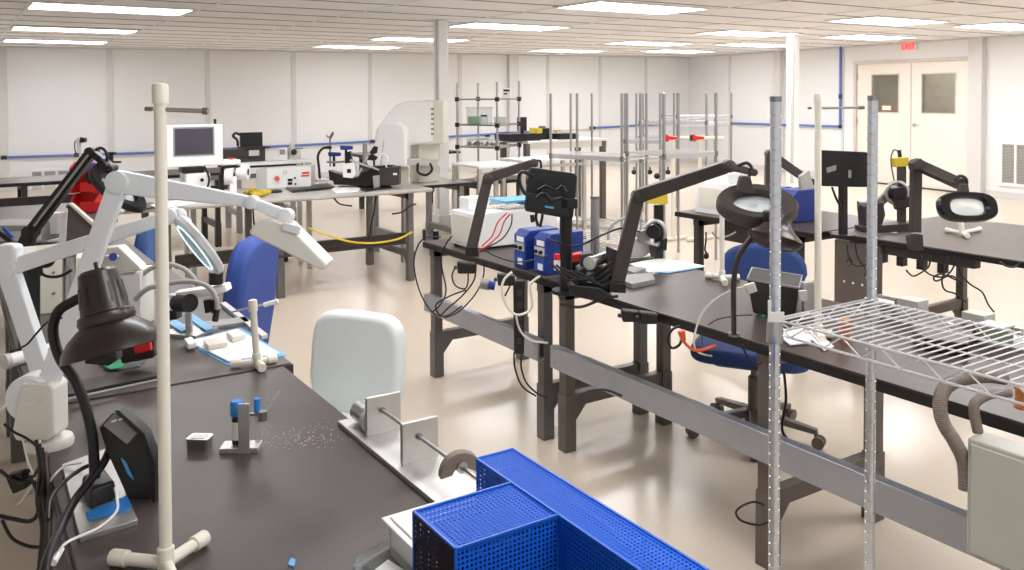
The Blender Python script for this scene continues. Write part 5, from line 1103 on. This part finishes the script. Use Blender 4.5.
t.p('front_bracket', plate([(373, 176), (380, 175), (380, 187), (374, 188)], Dr-.12, .04), 'alu', bev=.003); t.p('wing', plate([(370, 152), (374, 146), (378, 147), (377, 153), (371, 155)], Dr, .03), 'black'); t.p('wing', plate([(366, 160), (372, 154), (378, 157), (376, 160)], Dr, .03), 'black')
t.p('motor', MB().cyl(at(363, 165, d=Dr-.1), at(369, 170, d=Dr-.1), .03), 'darkgrey', smooth=40); t.p('tube', MB().tube(pd([(376, 164), (382, 154), (388, 158), (386, 166), (392, 172)], Dr-.1), .007, 7), 'white', smooth=50)
lay('white_sheets', [(331, 190), (350, 184), (366, 186), (358, 192), (336, 194)], .012, 'paper', 'crumpled white papers in front of the black assembly rig', 'papers')
t = T('gooseneck_camera', 'black gooseneck stand left of the black assembly rig', 'stand', at(320, 186, Y=7.55))
t.p('base', on_shelf(314, 178, 327, 182, .14, Y=7.55), 'white', bev=.004); t.p('gooseneck', MB().tube([at(x, y, Y=7.55) for x, y in ((320, 180), (319, 168), (318, 156), (322, 149), (329, 147))], .012, 8), 'black', smooth=50); t.p('head', on_shelf(327, 146, 331, 149, .04, Y=7.55), 'black', bev=.003)
cable([(327, 162), (340, 162), (352, 160)], 9.0, .012, 'midgrey', 'short grey tube on the dark bench behind the assembly rig')
cable([(308, 228), (330, 236), (352, 242), (375, 243), (398, 239), (412, 232)], 6.9, .008, 'yellow', 'yellow cord sagging below the grey-topped bench')
for i, (p, lb) in enumerate([([(253, 208), (254, 222), (257, 236), (252, 246)], 'black cord hanging under the grey-topped bench behind the blue chair'), ([(376, 196), (374, 212), (371, 226), (369, 240)], 'black cord dropping straight below the assembly rig'), ([(334, 198), (340, 204), (352, 206)], 'short black cord under the bench edge left of the rig'), ([(392, 214), (402, 212), (410, 206), (416, 204)], 'black cord curving to the white column')]):
    cable(p, 7.0, .007, 'black', lb)
one('foot_pedal', MB().box((2.6, 8.2, 0), (2.75, 8.35, .1)), 'black', 'small black foot pedal on the floor behind the grey-topped bench', 'pedal', bev=.02)
t = T('valve_cluster', 'dark valve cluster low beside the white column base', 'valve', at(428, 236, d=8.2)); bp_ = at(427, 240, z=0)
t.p('body', MB().cyl((bp_.x, bp_.y, 0), (bp_.x, bp_.y, .12), .05).cyl((bp_.x+.1, bp_.y, 0), (bp_.x+.1, bp_.y, .09), .045), 'black', smooth=40); t.p('ring', MB().cyl((bp_.x+.02, bp_.y-.02, .12), (bp_.x+.02, bp_.y-.02, .15), .03), 'yellow', smooth=40)
# ---------------------------------------------------------------- second row behind: big cream machine, bench, instruments
bH = bench('grey bench under the big cream machine', 3.58, 4.4, 7.5, 8.3, (3.68, 4.3), top='greytop', along='X', leg='midgrey', z=.74, rails=())
t = T('optical_machine', 'large rounded cream machine left of the nearer white column', 'machine', V((3.7, 7.9, .74)))
Do = (at(394, 168, d=8.7)-C0).dot(FW)
pt = [(378, 136), (380, 127), (386, 122), (400, 122), (407, 126), (409, 132), (409, 166), (378, 166)]
t.p('front_housing', plate(pt, 8.45, .42), 'white', bev=.03, seg=4)
t.p('upper_body', plate([(381, 128), (391, 114), (399, 105), (410, 101.5), (426, 101), (436, 101), (436, 142), (420, 144), (409, 146), (396, 140)], 8.75, .5), 'white', bev=.03, seg=4)
t.p('rear_cover', plate([(427, 100.5), (446, 101), (446, 143), (428, 144)], 8.78, .54), 'cream', bev=.012)
for i in range(6): t.p('vent', plate([(431, 108+5*i), (434, 108+5*i), (434, 110+5*i), (431, 110+5*i)], 8.5, .01), 'midgrey')
t.p('pedestal', MB().beam(at(394, 167, d=8.5), V((at(394, 167, d=8.5).x, at(394, 167, d=8.5).y, .745)), .2, .22, up=(1, 0, 0)), 'cream')
t.p('rear_pedestal', MB().beam(at(424, 143, d=8.75), V((at(424, 143, d=8.75).x, at(424, 143, d=8.75).y, .745)), .2, .22, up=(1, 0, 0)), 'cream')
t.p('stage', plate([(409, 158), (440, 160), (440, 165), (409, 164)], 8.5, .4), 'lightgrey'); t.p('cable_loop', MB().tube(pd([(418, 163), (418, 172), (426, 175), (432, 170), (430, 163)], 8.2), .012, 8), 'black', smooth=50)
bI = bench('dark bench against the far wall between the riser shelf and the cream machine', 2.75, 3.6, 10.2, 10.8, (2.85, 3.5), top='laminate3', along='X', leg='midgrey', z=.8)
for x, y, m_, lb in ((334, 154, 'bluebox', 'dark blue hand tool lying on the bench by the far wall'), (346, 147.5, 'blue', 'bright blue tool held up on a small stand by the far wall')):
    t = T('hand_tool', lb, 'tool', at(x, y+2, d=10)); t.p('body', plate([(x-6, y-2), (x+7, y-1.5), (x+7, y+2), (x-5, y+2.5)], 9.9, .06), m_, bev=.01)
    q = at(x, y+2, d=9.9); t.p('holder', MB().cyl(q, V((q.x, q.y, .8)), .015), 'black', smooth=40)
q = at(330, 136, d=9.9); t = T('tripod_clip', 'small metal clip on a thin rod above the far bench', 'clip', V((q.x, q.y, .8)))
t.p('rod', MB().cyl(V((q.x, q.y, .8)), q, .01), 'aludark', smooth=40); t.p('jaw', plate([(326, 134), (329, 137), (333, 131), (334, 134), (331, 139), (327, 137)], 9.9, .03), 'aludark')
# small camera clamp on far wall, clamp by the bins
q = at(80, 153, d=8.9); t = T('camera_on_stand', 'small black camera on a thin stand above the far bench at the left', 'camera', V((q.x, q.y, .8)))
t.p('stand', MB().cyl(V((q.x, q.y, .8)), at(80, 146, d=8.9), .012), 'lightgrey', smooth=40); t.p('body', plate([(81, 137), (86, 138), (86, 142), (81, 143)], 8.9, .05), 'black', bev=.004); t.p('bracket', plate([(77, 138), (80, 138), (80, 153), (78, 153)], 8.9, .04), 'lightgrey'); t.p('cable', MB().tube(pd([(79, 138), (75, 142), (75, 150), (77, 155)], 8.9), .006, 6), 'black')
q = at(111, 160, d=8.9); t = T('clamp_stand', 'black clamp stand on the far bench right of the red bins', 'stand', V((q.x, q.y, .8)))
t.p('rod', MB().cyl(V((q.x, q.y, .8)), at(111, 152, d=8.9), .022), 'black', smooth=40); t.p('clamp', plate([(107, 152), (115, 152), (115, 155), (107, 155)], 8.9, .06), 'black'); t.p('arm', MB().beam(at(112, 162, d=8.9), at(121, 162, d=8.9), .03, .02), 'black')
# ---------------------------------------------------------------- glass shelving
t = T('glass_shelving', 'open chrome-pole shelving with clear shelves near the far wall', 'shelving', at(488, 205, z=0))
def col_(x, ytop, d): 
    p = at(x, ytop, d=d); return p
pol = {'a': (457, 83, 10.2), 'b': (478, 83, 10.8), 'c': (497, 82, 9.9), 'd': (519, 81, 10.5)}
PP = {}
for k, (x, y, d) in pol.items():
    p = at(x, y, d=d); PP[k] = p; t.p('pole', MB().cyl((p.x, p.y, 0), p, .013, n=10), 'steel', smooth=40)
for zz in (1.56, 1.26, 1.0, .35):
    q = [V((PP[k].x, PP[k].y, zz)) for k in 'acdb']
    t.p('shelf', MB().poly([(v.x, v.y) for v in q], .012, Matrix.Translation((0, 0, zz-.006))), 'clear')
    for a, b in ((0, 1), (1, 2), (2, 3), (3, 0)): t.p('shelf_rail', MB().cyl(q[a], q[b], .009, n=8), 'aludark', smooth=40)
    for v in q: t.p('clamp', MB().cyl(v-V((0, 0, .025)), v+V((0, 0, .025)), .028, n=12), 'black', smooth=40)
def sbox(name, lb, cat, px, d, th, m, z, lid=None, lidm='white'):
    x0, y0, x1, y1 = px; a = at(x0, y1, d=d); b = at(x1, y0, d=d)
    t = T(name, lb, cat, V((a.x, a.y, z))); c = (a+b)/2; w = (b-a).dot(RT); h = w*0+(y1-y0)*d/FPX
    F = frame(V((c.x, c.y, z)), V((RT.x, RT.y, 0)), V((-RT.y, RT.x, 0)))
    t.p('body', MB().box((-w/2, -th/2, 0), (w/2, th/2, h), F), m, bev=.006)
    if lid: t.p('lid', MB().box((-w/2-.01, -th/2-.01, h), (w/2+.01, th/2+.01, h+.02), F), lidm, bev=.004)
    return t, F, w, h
Dg_ = 10.3
t, F, w, h = sbox('storage_box', 'white box with black printed label on the top clear shelf', 'box', (502, 89, 511, 99), Dg_, .12, 'white', 1.572)
t.p('print_label', MB().box((-w*.35, -.064, h*.65), (w*.35, -.061, h*.85), F), 'black'); t.p('print_label', MB().box((-w*.3, -.064, h*.35), (w*.1, -.061, h*.5), F), 'black')
t, F, w, h = sbox('storage_box', 'clear box with green contents on the middle clear shelf', 'box', (467, 107, 492, 122), Dg_, .2, 'clear', 1.268, lid=True, lidm='clear'); t.p('green_packets', MB().box((-w*.45, -.09, .005), (w*.1, .09, h*.5), F), 'cleargreen', bev=.006)
t, F, w, h = sbox('storage_box', 'small clear box with black top right of the green one', 'box', (480, 116, 488, 124), Dg_-.25, .1, 'clear', 1.268); t.p('black_top', MB().box((-w*.4, -.045, h), (w*.4, .045, h+.02), F), 'black')
sbox('storage_box', 'clear box of grey parts at the right of the middle clear shelf', 'box', (494, 116, 506, 123), Dg_-.1, .14, 'glasspane', 1.268)
t, F, w, h = sbox('storage_box', 'wide clear tray with small parts on the lower clear shelf', 'tray', (467, 140, 500, 147), Dg_-.1, .22, 'clear', 1.008); 
random.seed(5)
pm = MB()
for i in range(26): x, y = random.uniform(-w*.45, w*.45), random.uniform(-.09, .09); pm.box((x-.012, y-.012, .008), (x+.012, y+.012, .03+random.random()*.03), F)
t.p('parts', pm, 'midgrey', kind='stuff'); t.p('black_top', MB().box((w*.05, -.06, h+.03), (w*.2, .04, h+.05), F), 'black'); t.p('lid', MB().box((-w*.5, -.1, h+.005), (w*.2, .1, h+.018), F), 'white')
# ---------------------------------------------------------------- white carts
def cart(label, x0, x1, y0, y1, z, zs=(.25,)):
    t = T('aluminium_cart', label, 'cart', V(((x0+x1)/2, (y0+y1)/2, 0)))
    t.p('top', MB().box((x0, y0, z-.025), (x1, y1, z)), 'white', bev=.004)
    for x in (x0+.025, x1-.025):
        for y in (y0+.025, y1-.025):
            g = MB().box((x-.02, y-.02, .06), (x+.02, y+.02, z-.025)); 
            l = t.p('leg', g, 'alu', bev=.003); t.p('caster', MB().cyl((x-.012, y, .03), (x+.012, y, .03), .03, n=14), 'darkgrey', under=l, smooth=40)
    for zz in zs: t.p('shelf', MB().box((x0+.02, y0+.02, zz-.015), (x1-.02, y1-.02, zz)), 'white')
    t.p('rail', MB().box((x0+.01, y0+.01, z-.09), (x1-.01, y0+.03, z-.06)), 'alu')
a = at(445, 165, z=.88); b = at(492, 167, z=.88)
cart('white-topped aluminium cart between the white column and the black spring arm', 4.3, 4.85, 7.2, 7.75, .92)
cart('white-topped aluminium cart just behind the black monitor', 5.0, 5.85, 7.48, 7.92, .93)
t, F, w, h = sbox('storage_box', 'small white carton on the low dark bench behind the carts', 'carton', (475, 176, 486, 182), 9.45, .1, 'white', .68); t.p('tape', MB().box((-w*.5, -.052, h*.4), (w*.5, -.05, h*.6), F), 'lightgrey')
# ---------------------------------------------------------------- white table by the far wall with tools
pa = at(528, 141, z=1.0); 
t = T('white_table', 'tall white table with brown legs holding black tools near the far wall', 'table', at(560, 190, z=0))
q = [at(x, y, z=1.05) for x, y in ((528, 141.5), (596, 137.5))]
x0, x1, y0, y1 = q[0].x, q[1].x, min(q[0].y, q[1].y)-.0, max(q[0].y, q[1].y)+.5
t.p('top', MB().box((x0, y0, 1.02), (x1, y0+.6, 1.05)), 'white', bev=.004)
for x in (x0, x1-.06):
    for y in (y0+.03, y0+.55): t.p('leg', MB().box((x-.03, y-.03, 0), (x+.03, y+.03, 1.02)), 'legbrown')
t.p('apron', MB().box((x0, y0+.01, .95), (x1, y0+.04, 1.02)), 'cream')
YT = y0+.25
def onT(name, lb, cat, parts):
    t = T(name, lb, cat, at(parts[0][1][0], parts[0][1][3], Y=YT))
    for nm, (a0, b0, a1, b1), th, m_, dy in parts: t.p(nm, on_shelf(a0, b0, a1, b1, th, Y=YT+dy, z=1.05 if nm in ('base', 'body', 'case') else None), m_, bev=.004)
onT('scanner', 'black desktop unit with upright tilted screen on the tall white table', 'instrument', [('base', (501, 133, 534, 138), .3, 'black', 0), ('blue_strip', (499, 131.5, 518, 133), .1, 'blue', -.1), ('screen', (518, 117, 526, 131), .04, 'brownblack', 0), ('stem', (520, 130, 523, 134), .04, 'black', 0)])
onT('tool_case', 'black and yellow tool case on the tall white table', 'case', [('case', (535, 128, 548, 134), .18, 'black', .1), ('yellow_corner', (533.5, 128, 538, 133), .19, 'yellow', .1), ('handle', (539, 126, 545, 128), .03, 'legsteel', .1)])
onT('tool_tray', 'open tray of dark tools at the right of the tall white table', 'tray', [('body', (555, 133, 574, 137), .2, 'black', -.05), ('cream_bar', (556, 131, 566, 133), .05, 'cream', -.05), ('yellow_part', (554, 129.5, 560, 131), .05, 'yellow', -.05)])
# ---------------------------------------------------------------- rows of empty wire racks
def rack(label, p, w, dp, h, shelves, rz=0, along='X'):
    t = T('wire_shelving', label, 'shelving', V((p[0], p[1], 0)), rz, group='empty wire racks', local=True)
    for x in (0, w):
        for y in (0, dp): post(t, x, y, h, .014, groove=False)
    for z in shelves:
        sh = t.p('shelf', MB().tube([V((0, 0, z)), V((w, 0, z)), V((w, dp, z)), V((0, dp, z))], .007, 6, smooth=False, cyc=True).tube([V((0, 0, z-.035)), V((w, 0, z-.035)), V((w, dp, z-.035)), V((0, dp, z-.035))], .005, 6, smooth=False, cyc=True).box((0, -.003, z-.03), (w, .001, z)), 'chrome')
        g = MB(); n = int(w/.06)
        for i in range(1, n): g.cyl((w*i/n, 0, z+.004), (w*i/n, dp, z+.004), .003, n=5)
        t.p('wires', g, 'chrome', under=sh)
        for x in (0, w):
            for y in (0, dp): t.p('collar', MB().cyl((x, y, z-.04), (x, y, z+.01), .02, n=8), 'aludark', under=sh)
    return t
def gx(px, d):     # ground point under pixel column px at depth d
    p = at(px, 200, d=d); return (p.x, p.y)
def rack_px(label, xl, dl, xr, dr, dp, shelves, h=1.62):
    a, b = V((*gx(xl, dl), 0)), V((*gx(xr, dr), 0)); v = b-a; return rack(label, a, v.length, dp, h, shelves, math.atan2(v.y, v.x))
rack_px('empty wire rack nearest the monitor, shelf level with its top', 551, 8.9, 622, 8.4, .5, (.15, 1.0))
rack_px('empty wire rack behind the first, with one white shelf at mid height', 625, 10.6, 664, 10.4, .5, (.9, 1.05))
rack_px('empty wire rack in the middle of the rows with sagging lower shelf', 571, 10.0, 641, 9.5, .5, (.12, .9))
rack_px('empty wire rack next to the far right corner', 640, 11.4, 706, 11.2, .5, (1.05, 1.25))
rack_px('empty wire rack right of the others in front of the blue pipe', 664, 8.0, 716, 8.4, .5, (1.05,))
rack_px('last empty wire rack close to the right wall', 677, 12.2, 731, 12.4, .5, (1.2, 1.3))
for i, x in enumerate((673, 700)):
    q = at(x, 140, d=9.5); t = T('pvc_rack', ['white PVC post frame with red clamp, left of the pair', 'white PVC post frame with red clamp, right of the pair'][i], 'frame', V((q.x, q.y, 0)))
    t.p('post', MB().cyl((q.x, q.y, 0), q, .022, n=14), 'pvc', smooth=40); b_ = at(x+24, 138, d=9.5)
    t.p('cross_tube', MB().cyl(at(x-8, 138, d=9.5), b_, .022, n=14), 'pvc', smooth=40)
    t.p('red_clamp', plate([(x-7, 134), (x-4, 136), (x+4, 137), (x+4, 139), (x-3, 139.5), (x-6, 142), (x-8, 138)], 9.4, .05), 'red', bev=.005); t.p('black_end', plate([(x-10, 135), (x-8, 135), (x-8, 141), (x-10, 141)], 9.4, .05), 'black'); t.p('foot_arm', MB().cyl((q.x-.2, q.y, .022), (q.x+.2, q.y, .022), .022), 'pvc', smooth=40)
for i, x in enumerate((634, 650, 668)):
    q = at(x, 172, d=10); t = T('shelf_hook', ['small black hook under the wire rack, leftmost of three', 'small black hook under the wire rack, middle of three', 'small black hook under the wire rack, rightmost of three'][i], 'hook', q, group='hooks on the wire racks'); t.p('knob', MB().sph(q, .03), 'black', smooth=60); t.p('stem', MB().cyl(q, q+V((0, 0, .06)), .008), 'black')
